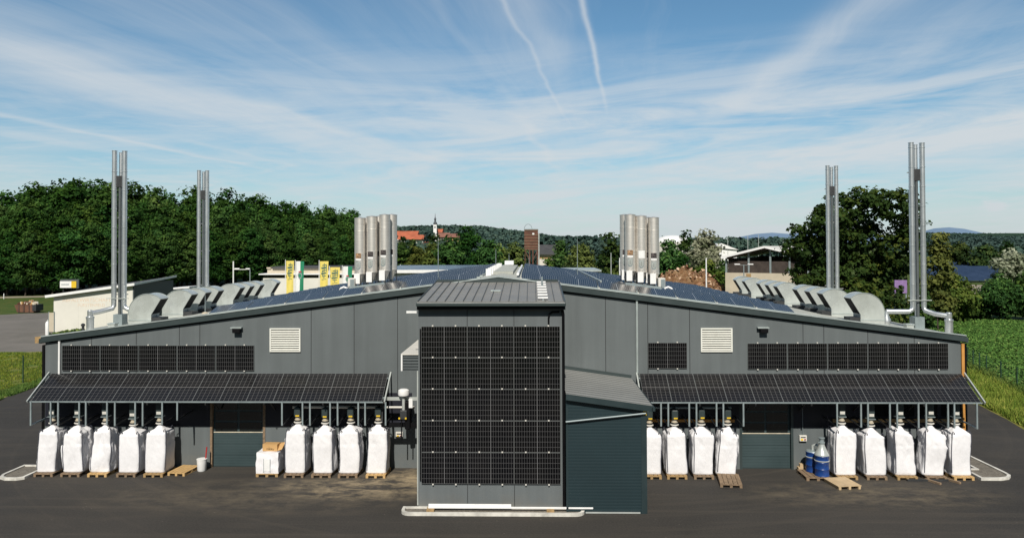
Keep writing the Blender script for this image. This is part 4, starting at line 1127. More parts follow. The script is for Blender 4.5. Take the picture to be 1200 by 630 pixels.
for k, px in enumerate((734.5, 747.5, 762)):
    silo(sx(px)+.02, SY+.75, pic2, f'rear {names[k]} silo of the brushed steel cluster on the right roof slope')
for a, b, lab in ((sx(430)-.2, sx(464), 'left'), (sx(724), sx(763), 'right')):
    y = 37.4; mb = MB()
    mb.poly([(a, y, zroof(a)+.05), (b, y, zroof(b)+.05), (b, y, zroof(b)+.42), (a, y, zroof(a)+.42)])
    t = thing('mesh_screen', f'low grey mesh screen in front of the {lab} silo cluster', 'screen', ((a+b)/2, y, zroof((a+b)/2)))
    mb.build('mesh_panel', M['galvpost'], t, True)
    for k in range(4):
        x = a+(b-a)*k/3; MB().box(x-.02, x+.02, y+.004, y+.05, zroof(x)-.05, zroof(x)+.45).build('stay', M['dark'], t, True)
for px, lab in ((413, 'left of the left silo cluster'), (774.5, 'right of the right silo cluster')):
    x = at(px, 330, SY-.3).x
    t = thing('outdoor_unit', 'cream boxed unit with grille on the roof ' + lab, 'air unit', (x, SY-.3, zroof(x)))
    MB().box(-.18, .18, -.3, .3, .12, .80).build('housing', M['offwhite'], t, bevel=.02)
    MB().box(-.05, .16, -.306, -.301, .18, .74).build('grille', M['galvpost'], t)
    for s in (-.13, .13): MB().box(s-.03, s+.03, -.25, .25, -.05, .118).build('foot', M['dark'], t)
for px, lab, s in ((403, 'left', -1), (783, 'right', 1)):
    x = at(px, 335, SY-1.2).x; z = zroof(x)
    pts = [(-.22, 0, -.03), (-.22, 0, .2), (-.16, 0, .33), (0, 0, .40), (.16, 0, .33), (.22, 0, .22), (.22, 0, .05)]
    o = MB().tube(pts, .055, 8).build('gooseneck_pipe', M['white'], smooth=50); o.location = (x, SY-1.2, z); tag(o, f'white curved gooseneck pipe on the roof beside the {lab} silo cluster', 'pipe')
# lightning rods
for px, pyt, Y, lab in ((513.5, 278, 36.2, 'tall thin lightning rod on the left roof slope beside the annex roof'), (581, 291, 46, 'thin lightning rod left of the ridge skylight'), (596.5, 296, 54.5, 'thin lightning rod at the far end of the ridge'),
                        (620, 300, 50, 'short lightning rod right of the ridge on the panels'), (676.5, 276, 44, 'tall lightning rod on the right roof slope left of the silos'), (240.5, 345, 38.2, 'short thin rod between the first and second left hoods')):
    p = at(px, pyt, Y); z0 = zroof(p.x)
    t = thing('lightning_rod', lab, 'lightning rod', (p.x, Y, z0))
    MB().tube([(0, 0, .04), (0, 0, (p.z-z0)*.6), (0, 0, p.z-z0)], [.022, .018, .008], 6).build('rod', M['galvpost'], t)
    MB().lathe([(.16, -.04), (.16, .05), (.05, .09)], (0, 0, 0), 10).build('foot', M['beigewall'], t)

# ================================================================== BACKGROUND BUILDINGS AND OBJECTS
def base(px, Y, z=0.): 
    p = at(px, 300, Y); return Vector((p.x, Y, z))
# white warehouse on the left
Yf, Yb = 90., 100.; FLx, FRx = at(63, 350, Yf).x, at(157, 350, Yf).x
ww = thing('white_warehouse', 'white shed with monopitch roof and faded orange lettering behind the left chimney', 'building', ((FLx+FRx)/2, Yf, 0))
z1, z2 = at(63, 346, Yf).z, at(157, 333, Yf).z
mb = MB(); mb.prism([(FLx, -.1), (FRx-.15, -.1), (FRx-.15, z2), (FLx, z1)], Yf, Yb); mb.build('wall', M['whitewall'], ww, True)
mb = MB(); mb.box(FRx-.148, FRx, Yf-.02, Yb, -.1, z2+.1); mb.build('side_wall', M['greyside'], ww, True)
mb = MB(); d = .55
mb.poly([(FLx-.7, Yf-.5, z1-.05), (FRx+.25, Yf-.5, z2+.08), (FRx+.25, Yb+.3, z2+.08+d), (FLx-.7, Yb+.3, z1-.05+d)]); mb.poly([(FLx-.7, Yf-.5, z1-.25), (FRx+.25, Yf-.5, z2-.12), (FRx+.25, Yb+.3, z2-.12+d), (FLx-.7, Yb+.3, z1-.25+d)])
mb.poly([(FRx+.25, Yf-.5, z2+.08), (FRx+.25, Yf-.5, z2-.12), (FRx+.25, Yb+.3, z2-.12+d), (FRx+.25, Yb+.3, z2+.08+d)])
mb.build('roof', M['darkroof'], ww, True)
mb = MB(); mb.bar((FLx-.72, Yf-.53, z1-.10), (FRx+.28, Yf-.53, z2+.03), .05, .30); mb.bar((FRx+.28, Yf-.5, z2+.03), (FRx+.28, Yb+.3, z2+.03+d), .05, .26); mb.build('fascia', M['white'], ww, True)
for px in (92, 125): 
    x = at(px, 360, Yf).x; MB().box(x-.02, x+.02, Yf-.006, Yf-.001, 0, 4.2).build('wall_joint', M['offwhite'], ww, True)
p1_ = at(103, 351.5, Yf); sl_ = math.atan2(z2-z1, FRx-FLx)*.35
off = Vector(ww.location)
textmesh('painted_lettering', 'ABFALLWIRTSCHAFTS', .62, M['textpeach'], ww, Matrix.Translation(Vector((p1_.x, Yf-.004, p1_.z))-off) @ FRONT, ext=.001)
p2_ = at(107, 357.5, Yf)
textmesh('painted_lettering', 'FÜRSTENFELD', .52, M['textpeach'], ww, Matrix.Translation(Vector((p2_.x, Yf-.004, p2_.z))-off) @ FRONT, ext=.001)
# sign panel and white tank at its left front
p = base(61, 85.)
t = thing('notice_board', 'beige notice board standing at the left front corner of the white shed', 'board', p)
MB().box(-.28, .28, -.06, .06, .6, 2.75).build('board', M['beigewall'], t, bevel=.02)
for s in (-.3, .3): MB().box(s-.04, s+.04, -.05, .05, -.1, 2.85).build('post', M['galvpost'], t)
p = base(56.5, 87.)
t = thing('gas_tank', 'white upright tank beside the beige notice board', 'tank', p)
MB().lathe([(.22, 0), (.25, .12), (.25, 1.35), (.17, 1.55), (.07, 1.6)], (0, 0, 0), 16).build('vessel', M['white'], t, smooth=40)
MB().lathe([(.07, 1.601), (.07, 1.7), (.03, 1.75)], (0, 0, 0), 10).build('valve_cap', M['galv'], t, smooth=40)
# small white shed behind
p = base(212, 108.); 
t = thing('small_shed', 'small white shed with dark right side behind the white warehouse', 'building', p)
MB().box(-1.6, 1.1, 0, 4, -.1, 4.0).build('wall', M['whitewall'], t); MB().box(1.105, 1.2, 0, 4, -.1, 4.2).build('side_wall', M['greyside'], t)
mb = MB(); mb.prism([(-2.0, 4.05), (1.5, 4.3), (1.5, 4.5), (-2.0, 4.25)], -.6, 4.4); mb.build('roof', M['white'], t)
MB().box(-.6, -.1, -.02, -.003, 2.6, 2.9).build('green_sign', M['flaggreen'], t)
# billboard
p = base(80, 122.); zz = at(80, 337, 122).z
t = thing('billboard', 'white and yellow billboard showing over the white shed roof', 'billboard', p)
w_ = 2.6
MB().box(-1.3, .55, -.05, .05, zz, zz+1.05).build('white_panel', M['white'], t)
MB().box(.551, 1.35, -.05, .05, zz, zz+1.05).build('yellow_panel', M['yellow'], t)
MB().box(-1.3, 1.7, .051, .3, zz-.1, zz+1.35).build('backing', M['greyside'], t)
for s in (-1., 1.2): MB().box(s-.06, s+.06, .31, .42, -.1, zz+1.2).build('post', M['dark'], t)
MB().box(-1.1, .2, -.056, -.051, zz+.45, zz+.6).build('print_line', M['galvpost'], t)
# dumpster
p = gnd(34, 366)
t = thing('skip_container', 'rusty dark open skip heaped with pale rubbish on the far left lot', 'skip', p)
mb = MB(); mb.prism([(-1.35, .12), (1.25, .12), (1.6, 1.25), (-1.75, 1.25)], -.85, .85); mb.build('trough', M['rust'], t)
MB().box(1.1, 1.68, -.9, .92, .3, 1.28).build('end_plate', M['dark'], t)
for s in (-1.0, -.2, .6): MB().box(s-.05, s+.05, -.90, -.852, .15, 1.22).build('rib', M['dark'], t)
MB().box(-1.2, 1.1, -.8, .8, -.002, .118).build('skid', M['dark'], t)
rb = MB(); rnd = random.Random(3)
for k in range(60):
    x_, y_ = rnd.uniform(-1.5, 1.3), rnd.uniform(-.7, .7); h_ = .55*(1-abs(x_)/1.9)
    s_ = rnd.uniform(.10, .28)
    rb.box(-s_, s_, -s_*.7, s_*.7, -s_*.6, s_*.6, rnd.choice((0, 1, 1, 2, 4, 4, 3)), Matrix.Translation((x_, y_, 1.15+h_*rnd.random()+.08)) @ Euler((rnd.random()*3, rnd.random()*3, rnd.random()*3)).to_matrix().to_4x4())
rb.build('rubbish_heap', [M['offwhite'], M['card'], M['galvpost'], M['cream'], M['rust']], t)
# white marker post by the path
p = gnd(4.5, 350); o = MB().lathe([(.07, -.05), (.07, 1.), (.04, 1.08)], (0, 0, 0), 10).build('marker_post', M['white'], smooth=40); o.location = p; tag(o, 'small white marker post at the grass edge on the far left', 'post')
# low long building behind banners
YB2 = 112.
xa, xb = at(306, 320, YB2).x, at(438, 320, YB2).x
lb = thing('depot_building', 'long low white depot with dark flat roof band behind the banners', 'building', ((xa+xb)/2, YB2, 0))
zt = at(350, 321, YB2).z; zt2 = at(350, 312.5, YB2).z
MB().box(xa+.3, xb, YB2, YB2+9, -.1, zt-.1).build('wall', M['whitewall'], lb, True)
MB().box(xa-.2, xb+.4, YB2-.5, YB2+9.2, zt-.08, zt+.08).build('roof_edge', M['white'], lb, True)
MB().box(xa+.3, xb, YB2-.03, YB2-.004, zt-.55, zt-.11).build('window_band', M['glass'], lb, True)
mb = MB(); mb.box(xa+.4, xb, YB2+1.5, YB2+9, zt+.081, zt+.75); mb.build('attic', M['beigewall'], lb, True)
MB().box(xa+1.2, xb, YB2+1.2, YB2+9.1, zt+.751, zt2).build('upper_roof', M['darkroof'], lb, True)
MB().box(xa+.35, xa+.95, YB2+1.3, YB2+9, zt+.76, zt2-.1).build('roof_end', M['beigewall'], lb, True)
for px, w_ in ((352, .12), (375.5, .3)):
    x = at(px, 335, YB2).x; MB().box(x-w_, x+w_, YB2-.05, YB2-.005, 0, zt-.7).build('door', M['cream'], lb, True)
# banners on poles
def banner(px0, px1, py0, py1, Y, kind, label, pole=True):
    a = at(px0, py0, Y); b = at(px1, py1, Y)
    t = thing('banner_flag', label, 'banner', (a.x-.10, Y, 0), 0, 'advertising banners on white poles')
    MB().tube([(0, 0, -.1), (0, 0, a.z*.6), (0, 0, a.z+.15)], [.07, .06, .045], 8).build('pole', M['white'], t, smooth=40)
    wd = b.x-a.x; ht = a.z-b.z
    cols = {'y': [('flagyellow', 0, 1)], 'g': [('white', 0, .52), ('flaggreen', .52, 1)], 'r': [('white', 0, .5), ('flagred', .5, 1)]}[kind]
    def cpt(u, v): return (.10+wd*u*(1-.12*v), .10*math.sin(u*4+v*3)*(.4+v), a.z-ht*v)
    for cm, u0, u1 in cols:
        mb = MB(); nu, nv = 8, 14
        for i in range(nu+1):
            for j in range(nv+1): mb.v.append(cpt(u0+(u1-u0)*i/nu, j/nv))
        for i in range(nu):
            for j in range(nv): mb.face((i*(nv+1)+j, (i+1)*(nv+1)+j, (i+1)*(nv+1)+j+1, i*(nv+1)+j+1))
        mb.build('cloth', M[cm], t, smooth=80)
    if kind == 'y':
        mb = MB(); r2 = random.Random(5)
        def stroke(u0, v0, u1, v1, w):
            p0, p1 = Vector(cpt(u0, v0)), Vector(cpt(u1, v1)); p0.y -= .03; p1.y -= .03; mb.bar(p0, p1, .015, w, (0, 0, 1) if abs(u1-u0)*wd > abs(v1-v0)*ht else (1, 0, 0))
        for v0, v1, u in ((.06, .5, .5), (.10, .30, .78), (.26, .44, .30)):
            q = 5
            for k in range(q): stroke(u, v0+(v1-v0)*k/q, u, v0+(v1-v0)*(k+1)/q, .10)
        for v, u0, u1, w in ((.12, .25, .8, .09), (.20, .15, .75, .22), (.28, .2, .7, .10), (.36, .12, .8, .16), (.44, .25, .75, .08), (.54, .2, .8, .06)):
            stroke(u0, v, u1, v-.02, w)
        mb.build('print', M['flagdark'], t)
    if kind == 'g' and ht > 3:
        mb = MB(); c_ = Vector(cpt(.52, .42)); 
        mb.poly([(c_.x+.30*math.cos(q*.524)*(1 if q < 7 else .8), c_.y-.06, c_.z+.42*math.sin(q*.524)) for q in range(12)]); mb.build('crest', M['galvpost'], t)
        mb = MB(); mb.poly([(c_.x+.17*math.cos(q*.785), c_.y-.07, c_.z+.25*math.sin(q*.785)) for q in range(8)]); mb.build('crest_field', M['flaggreen'], t)
        MB().box(c_.x-.18, c_.x+.18, c_.y-.08, c_.y-.062, c_.z+.44, c_.z+.56).build('crest_crown', M['flagred'], t)
YF = 97.
banner(335.5, 344.5, 305.5, 346, YF, 'y', 'tall yellow printed banner, leftmost of the banners')
banner(347, 356.5, 306, 346, YF, 'g', 'tall white and green banner with a crest')
banner(375, 385, 306, 346, YF, 'y', 'tall yellow printed banner right of the white and green crest banner')
banner(387, 398.5, 313, 348, YF+9, 'y', 'shorter yellow printed banner left of the plain white and green banner')
banner(402, 413, 312, 348, YF+9, 'g', 'plain white and green banner just left of the left silos')
banner(446, 454, 310, 346, YF+9, 'r', 'white and red banner behind the left silos')
banner(470, 480.5, 311, 340, YF+9, 'y', 'yellow printed banner right of the left silos')
# rear hall with solar roof
Yr = 74.
xa, xb = at(440, 315, Yr).x, at(590, 315, Yr).x
rh = thing('rear_hall', 'low rear hall with dark solar roof and white wall band behind the left slope', 'building', ((xa+xb)/2, Yr, 0))
zt = at(500, 316.5, Yr).z; zrr = at(500, 310.5, Yr+16).z
MB().box(xa, xb, Yr, Yr+16, -.1, zt).build('wall', M['whitewall'], rh, True)
mb = MB(); mb.poly([(xa-.3, Yr-.3, zt+.004), (xb+.3, Yr-.3, zt+.004), (xb+.3, Yr+16, zrr), (xa-.3, Yr+16, zrr)]); mb.build('solar_roof', M['blueroofpv'], rh, True)
MB().box(xa-.32, xb+.32, Yr-.38, Yr-.31, zt-.25, zt+.05).build('fascia', M['white'], rh, True)
xa, xb = at(664, 317, Yr).x, at(702, 317, Yr).x
rh2 = thing('rear_shed', 'low flat rear shed with pale roof edge right of the ridge', 'building', ((xa+xb)/2, Yr, 0))
zt = at(680, 317, Yr).z
MB().box(xa, xb, Yr, Yr+8, -.1, zt-.1).build('wall', M['greyside'], rh2, True); MB().box(xa-.2, xb+.2, Yr-.3, Yr+8.2, zt-.09, zt+.08).build('roof', M['flash'], rh2, True)
# brown wooden tower silo
Yt = 178.; xa, xb = at(614.5, 280, Yt).x, at(630.5, 280, Yt).x; cx = (xa+xb)/2
zt, zm = at(620, 269, Yt).z, at(620, 293, Yt).z
ts = thing('wooden_silo_tower', 'square brown boarded silo tower on timber legs far behind the ridge', 'tower', (cx, Yt, 0))
MB().box(xa, xb, Yt, Yt+3.4, zm, zt).build('bin', M['brown_wood'], ts, True)
for k in range(7):
    z = zm+.15+(zt-zm-.3)*(1-(1-k/6)**.8)
    MB().box(xa-.08, xb+.08, Yt-.10, Yt-.004, z-.06, z+.06).build('girt', M['wood_old'], ts, True)
for x in (xa+.15, xa+1.2, xb-1.2, xb-.15):
    MB().box(x-.14, x+.14, Yt+.02, Yt+.3, -.1, zm-.004).build('leg', M['brown_wood'], ts, True)
    MB().box(x-.14, x+.14, Yt+3.0, Yt+3.3, -.1, zm-.004).build('leg', M['brown_wood'], ts, True)
MB().bar((xa+.15, Yt+.0, zm-.1), (xa+1.3, Yt+.0, zm-2.6), .15, .15).build('brace', M['brown_wood'], ts, True)
MB().bar((xb-.15, Yt+.0, zm-.1), (xb-1.3, Yt+.0, zm-2.6), .15, .15).build('brace', M['brown_wood'], ts, True)
MB().box(xa-.05, xb+.05, Yt-.05, Yt+3.5, zt+.004, zt+.16).build('cap', M['galvpost'], ts, True)
MB().box(cx+.25, cx+.72, Yt-.12, Yt-.101, zt-1.15, zt-.78).build('white_plate', M['white'], ts, True)
MB().box(xb+.06, xb+.32, Yt+.4, Yt+.7, 3, zt-.8).build('downpipe', M['galv'], ts, True)
MB().tube([(cx-1.6+.9*(1-math.cos(a*.314)), Yt+.5, zt+.15+1.15*math.sin(a*.314)) for a in range(11)], .035, 5).build('hoop', M['greenpost'], ts, True)
# house with grey roof beside it
Yh = 205.; xa, xb = at(628, 300, Yh).x, at(661, 300, Yh).x
gh = thing('farmhouse', 'pale house with dark grey gable roof right of the brown silo tower', 'building', ((xa+xb)/2, Yh, 0))
ze, zt = at(640, 297.5, Yh).z, at(640, 290, Yh).z
MB().box(xa+.6, xb-.3, Yh, Yh+9, -.1, ze).build('wall', M['townwall'], gh, True)
mb = MB(); mb.prism([(Yh-.8, ze-.2), (Yh+4.5, zt+.6), (Yh+9.8, ze-.2), (Yh+9.8, ze), (Yh+4.5, zt+.8), (Yh-.8, ze)], xa, xb, axis='X'); mb.build('roof', M['darkroof'], gh, True)
MB().box(xa+.8, xb-3, Yh-.03, Yh-.004, ze-1.3, ze-.7).build('timber_band', M['wood'], gh, True)
p = base(652, 198.)
t = thing('orange_excavator_shed', 'small orange-roofed hut beside the pale farmhouse', 'hut', (p.x, 198., 0)); t.name = 'orange_hut'
MB().box(-1.2, 1.2, 0, 2.4, -.1, 3.2).build('wall', M['townwall'], t)
mb = MB(); mb.prism([(-1.5, 3.2), (1.5, 3.2), (0, 4.3)], -.3, 2.7); mb.build('roof', M['redroof'], t)
# town: monastery and church on the hill
def house(px0, px1, pyr, pye, Y, roofm, wallm, label, name='town_house', zb_=0., wins=0):
    a, b = at(px0, pye, Y), at(px1, pye, Y); zt = at(px0, pyr, Y).z; ze = a.z
    t = thing(name, label, 'building', ((a.x+b.x)/2, Y, zb_))
    MB().box(a.x, b.x, Y, Y+14, zb_-2, ze).build('wall', wallm, t, True)
    mb = MB(); mb.prism([(Y-1.5, ze-.3), (Y+7, zt), (Y+15.5, ze-.3)], a.x-1, b.x+1, axis='X'); mb.build('roof', roofm, t, True)
    for k in range(wins):
        x = a.x+(b.x-a.x)*(k+.5)/wins; MB().box(x-.6, x+.6, Y-.1, Y-.01, ze-3.2, ze-1.3).build('window', M['darkroof'], t, True)
    return t
house(461, 488, 270.5, 275.5, 640., M['redroof'], M['townwall'], 'long monastery wing with bright red roof on the hill right of the left silos', 'monastery_wing', 10., 8)
house(467, 499, 275, 280, 600., M['redroof'], M['townwall'], 'lower long monastery wing with orange-red roof in front of the first', 'monastery_wing', 7., 9)
house(514, 525, 272.5, 277.5, 640., M['brownroof'], M['townwall'], 'pale town house with brown roof right of the church tower', 'town_house', 8., 4)
house(524, 537, 273.5, 277.5, 630., M['brownroof'], M['townyellow'], 'yellow town house with brown roof on the hill', 'town_house', 8., 4)
house(511.5, 517, 268, 272, 668., M['redroof'], M['townwall'], 'small red-roofed house directly beside the church tower', 'town_house', 8., 2)
Yc = 660.; a, b = at(507.3, 270, Yc), at(512.2, 270, Yc); zc1 = at(510, 263, Yc).z; cxx = (a.x+b.x)/2; hw = (b.x-a.x)/2*.78
ct = thing('church_tower', 'white church tower with dark onion spire on the hill', 'tower', (cxx, Yc, 8))
MB().box(cxx-hw, cxx+hw, Yc, Yc+2*hw, 4, zc1).build('shaft', M['white'], ct, True)
u = .73
MB().lathe([(hw*1.15, zc1), (hw*1.2, zc1+.6), (hw*.95, zc1+2.0), (hw*.5, zc1+2.6), (hw*.5, zc1+4.0), (hw*.75, zc1+4.4), (hw*.55, zc1+5.2), (hw*.22, zc1+6.2), (hw*.12, zc1+8.6), (.05, zc1+10)], (cxx, Yc+hw, 0), 12).build('spire', M['spire'], ct, True, smooth=40)
MB().box(cxx-.5, cxx+.5, Yc-.1, Yc-.01, zc1-3.2, zc1-1.4).build('belfry_window', M['darkroof'], ct, True)
house(505, 511, 300.5, 303, 330., M['offwhite'], M['townwall'], 'small pale cottage low between the trees left of the tall rod', 'cottage', 0., 2)
house(497, 503, 283, 288, 480., M['redroof'], M['townwall'], 'small red-roofed house half hidden among trees below the monastery', 'town_house', 2., 2)
# white tank dome
Yd = 200.; c0 = at(788, 290, Yd); zt = at(788, 275.5, Yd).z; rad = at(804, 290, Yd).x-c0.x+1.2
wt = thing('storage_tank', 'large white domed storage tank behind the right silos', 'tank', (c0.x, Yd, 0))
MB().lathe([(rad, -.1), (rad, zt-1.9)], (0, 0, 0), 40).build('shell', M['whitewall'], wt, smooth=40)
MB().lathe([(rad*1.01, zt-1.9), (rad*.9, zt-1.2), (rad*.65, zt-.5), (rad*.35, zt-.12), (.1, zt)], (0, 0, 0), 40).build('dome', M['white'], wt, smooth=60)
p = base(851, 190.); zt = at(850, 285, 190).z
sh = thing('white_hall', 'distant white hall with sloping roof left of the barn roof', 'building', (p.x, 190., 0))
MB().box(-3, 2.6, 0, 10, -.1, zt-1.6).build('wall', M['white'], sh); mb = MB(); mb.prism([(-3.4, zt-1.), (-1.2, zt), (3., zt-1.62)], -.4, 10.4); mb.build('roof', M['white'], sh)
# barn, turned so that its gable looks to the left of the viewer
Yn = 98.; apx = at(897.5, 289.2, Yn); hwb = (apx.x-at(853, 302, Yn).x)/math.cos(R(30)); slp = (apx.z-at(853, 302, Yn).z)/hwb
zw = at(880, 320, Yn).z; zlv = at(880, 306, Yn).z; az_ = apx.z
bn = thing('open_barn', 'open-gabled barn with white roof, dark boarding and beige base wall on the right', 'barn', (apx.x, Yn, 0), R(-30))
hi = hwb-.35
MB().box(-hi, hi, 0, .3, -.1, zw).build('base_wall', M['beigewall'], bn)
for x0_, x1_ in ((-hi, -hi+.3), (hi-.3, hi)): MB().box(x0_, x1_, .302, 16, -.1, zw).build('base_wall', M['beigewall'], bn)
mb = MB(); nbd = 12
for k in range(nbd):
    z = zw+(zlv-zw)*k/nbd; mb.box(-hi+.1, hi-.1, .16, .20, z+.01, z+(zlv-zw)/nbd-.03)
mb.build('boarding', M['barnwood'], bn)
MB().box(-hi+.3, hi-.3, 15.6, 15.9, -.1, az_-hwb*slp).build('rear_wall', M['barnwood'], bn)
MB().box(-hi+.31, -hi+.36, .4, 15.5, zw, az_-hwb*slp-.1).build('side_boarding', M['barnwood'], bn)
for x in (-hi+.12, -hi*.42, hi*.10, hi*.55, hi-.12):
    MB().box(x-.11, x+.11, .02, .155, zw+.002, az_-abs(x)*slp-.2).build('post', M['galvpost'], bn)
for s_ in (-1, 1):
    xe_ = s_*hwb; ze_ = az_-slp*hwb
    mb = MB(); mb.prism([(0, az_-.02), (0, az_+.12), (xe_, ze_+.12), (xe_, ze_-.02)], -.7, 16.5); mb.build('roof', M['offwhite'], bn)
    mb = MB(); mb.bar((0, -.74, az_), (xe_, -.74, ze_), .06, .28); mb.build('verge_board', M['white'], bn)
    mb = MB(); mb.prism([(0, az_-.35), (0, az_-.1), (xe_-s_*.5, ze_-.0), (xe_-s_*.5, ze_-.25)], .2, .35); mb.build('truss', M['barnwood'], bn)
MB().box(-hi*.42-.3, -hi*.42+.3, -.03, -.004, zw-1.4, zw-.1).build('tan_door', M['wood'], bn)
# double-headed yard lamp, masts and posts
p = base(871.5, 88.); zt = at(872, 310, 88).z
t = thing('yard_lamp', 'double-headed yard lamp in front of the barn', 'lamp', p)
MB().tube([(0, 0, -.1), (0, 0, zt)], .06, 8).build('pole', M['galvpost'], t)
MB().bar((-.6, 0, zt-.05), (.6, 0, zt-.05), .04, .04).build('crossarm', M['galvpost'], t)
for s in (-1, 1): MB().box(s*.75-.32, s*.75+.32, -.12, .12, zt-.02, zt+.10).build('lamp_head', M['white'], t, bevel=.04)
def post(px, py0, py1, Y, label, name='white_pole', r=.07, mat='white', cat='pole'):
    p = base(px, Y); zt = at(px, py0, Y).z
    o = MB().tube([(0, 0, -.1), (0, 0, zt*.6), (0, 0, zt)], [r, r*.9, r*.7], 8).build(name, M[mat], smooth=50); o.location = p; tag(o, label, cat)
    return o
post(827.5, 302, 338, 62., 'plain white pole behind the right roof slope')
post(726.5, 302, 325, 62., 'short thick white pole just left of the right silos', r=.10)
post(716, 296, 322, 64., 'slim grey pole left of the right silos', 'grey_pole', .05, 'galv')
for px, py, Y, lab in ((853, 278, 190, 'thin far mast left of the barn apex'), (876.5, 276, 190, 'thin far mast above the barn roof'), (889, 275, 185, 'taller far mast above the barn apex'), (918, 281, 190, 'thin far mast right of the barn apex')):
    post(px, py, 300, Y, lab, 'far_mast', .09, 'galv', 'mast')
p = base(273.5, 92.); zt = at(273.5, 306, 92).z
t = thing('yard_lamp', 'white mast with a long-armed lamp left of the banners', 'lamp', p)
MB().tube([(0, 0, -.1), (0, 0, zt)], .08, 8).build('pole', M['white'], t, smooth=40)
p2 = base(293, 92.); z3 = at(290, 315.5, 92).z; dxx = p2.x-p.x
MB().bar((.08, 0, z3), (dxx, 0, z3), .07, .07).build('crossarm', M['white'], t)
MB().box(.15, .75, -.12, .12, z3-.03, z3+.16).build('lamp_head', M['white'], t, bevel=.03)
MB().box(dxx-.5, dxx, -.12, .12, z3-.02, z3+.14).build('lamp_head', M['white'], t, bevel=.03)
MB().tube([(dxx, 0, -.1), (dxx, 0, z3-.04)], .06, 8).build('second_pole', M['galvpost'], t, smooth=40)
# parked car
p = base(256, 158.)
car = thing('parked_car', 'silver hatchback parked at the wood edge behind the left hoods', 'car', (p.x, 158., 0), 0)
mb = MB(); bd = [(-2.0, .35), (-2.05, .75), (-1.9, .95), (-1.15, 1.0), (-.55, 1.46), (.95, 1.5), (1.7, 1.05), (2.0, .9), (2.05, .45), (1.95, .32)]
mb.prism(bd, -.82, .82); mb.build('body', M['carpaint'], car, smooth=40, bevel=.06)
mb = MB(); mb.poly([(-1.0, -.826, 1.02), (1.35, -.826, 1.06), (.88, -.826, 1.42), (-.5, -.826, 1.40)]); mb.build('side_window', M['glass'], car)
for x in (-1.25, 1.25):
    for y in (-.78, .78):
        w_ = MB().tube([(x, y-.1, .32), (x, y+.1, .32)], .32, 18).build('wheel', M['rubber'], car, smooth=40)
        MB().tube([(x, y-.112, .32), (x, y-.101, .32)], .19, 14).build('rim', M['galv'], w_, smooth=40)
# purple banner hoarding and pale wall behind the big tree
p = base(1055, 70.); z0, zt = at(1055, 346, 70).z, at(1055, 328, 70).z
t = thing('purple_hoarding', 'pale purple advertising panel glimpsed under the big tree', 'billboard', p)
MB().box(-.55, .55, -.04, .04, z0+.2, zt).build('panel', M['purple'], t)
for s in (-.5, .5): MB().box(s-.05, s+.05, .041, .12, -.1, zt).build('post', M['galvpost'], t)
MB().box(-.12, .3, -.046, -.041, z0+.55, z0+.85).build('print', M['dark'], t)
for (px, py, lb_) in ((1062, 356, 'pale garden wall glimpsed under the right of the big tree'), (1015, 349, 'pale garden wall glimpsed under the middle of the big tree')):
    p = gnd(px, py+6); o = MB().box(-1.2, 1.2, -.12, .12, -.1, 1.5).box(-1.25, 1.25, -.17, .17, 1.502, 1.6).build('garden_wall', M['beigewall']); o.location = (p.x, p.y-2, 0); tag(o, lb_, 'wall')
# woodchip heap
pc = base(808, 105.); rng = np.random.default_rng(4)
mb = MB(); nx, ny = 44, 20
zt = at(800, 316, 105).z
for j in range(ny+1):
    for i in range(nx+1):
        u, v = i/nx*2-1, j/ny*2-1
        h = max(0, 1-abs(u+.05)**2.6)*max(0, 1-v*v)
        z = zt*h*(1 + .16*noise.noise(Vector((u*3, v*3, 1)))) + .8*h*noise.noise(Vector((u*12, v*9, 2)))
        if u < -.62: z = max(z, 0)
        mb.v.append((u*7.2, v*5., z-.05))
for j in range(ny):
    for i in range(nx): k = j*(nx+1)+i; mb.face((k, k+1, k+nx+2, k+nx+1))
t = thing('woodchip_heap', 'brown heap of wood waste and chips behind the right roof slope', 'heap', (pc.x, 105., 0))
hp = mb.build('mound', groundmat('wood waste', ((.16, .075, .035), (.22, .12, .06), (.34, .23, .13), (.07, .035, .02)), (.5, 1.8, 5.), .95, .3), t)
V = np.array(mb.v); sel = V[rng.choice(len(V), 900)]; sel = sel[sel[:, 2] > .3]
cen = sel + rng.normal(size=sel.shape)*.12 + np.array((0, 0, .08))
me = quads_mesh('chips', cen, rng.normal(size=cen.shape)+np.array((0, -.4, .6)), .25+.5*rng.random(len(cen)), rng.random(len(cen)), leafmat('chips', (.10, .05, .025), (.30, .18, .09), (.55, .42, .27), 0.), 1.2, rng)
o = bpy.data.objects.new('loose_chips', me); C.objects.link(o); o.parent = t; tag(o, kind='stuff')

# ground solar field on the far right
a = gnd(1108, 331); b = gnd(1166, 331); c = gnd(1160, 313); d = gnd(1112, 313)
mb = MB(); rows = 16
t = thing('solar_field', 'distant ground-mounted dark solar field beyond the right-hand bushes', 'solar field', ((a.x+b.x)/2, (a.y+c.y)/2, 0))
for k in range(rows):
    f0 = k/rows; y = a.y+(c.y-a.y)*f0; xl = a.x+(d.x-a.x)*f0-4; xr = b.x+(c.x-b.x)*f0+4
    mb = MB(); mb.poly([(xl, y, .5), (xr, y, .5), (xr, y+4.2, 2.7), (xl, y+4.2, 2.7)]); o = mb.build('panel_row', M['blueroofpv'], t, True)
    mb = MB()
    for q in range(8): xx = xl+(xr-xl)*(q+.5)/8; mb.box(xx-.08, xx+.08, y+2, y+2.16, -.1, 1.4)
    mb.build('support_frame', M['galvpost'], o); 
    for ch in o.children: ch.location = (0, 0, 0)

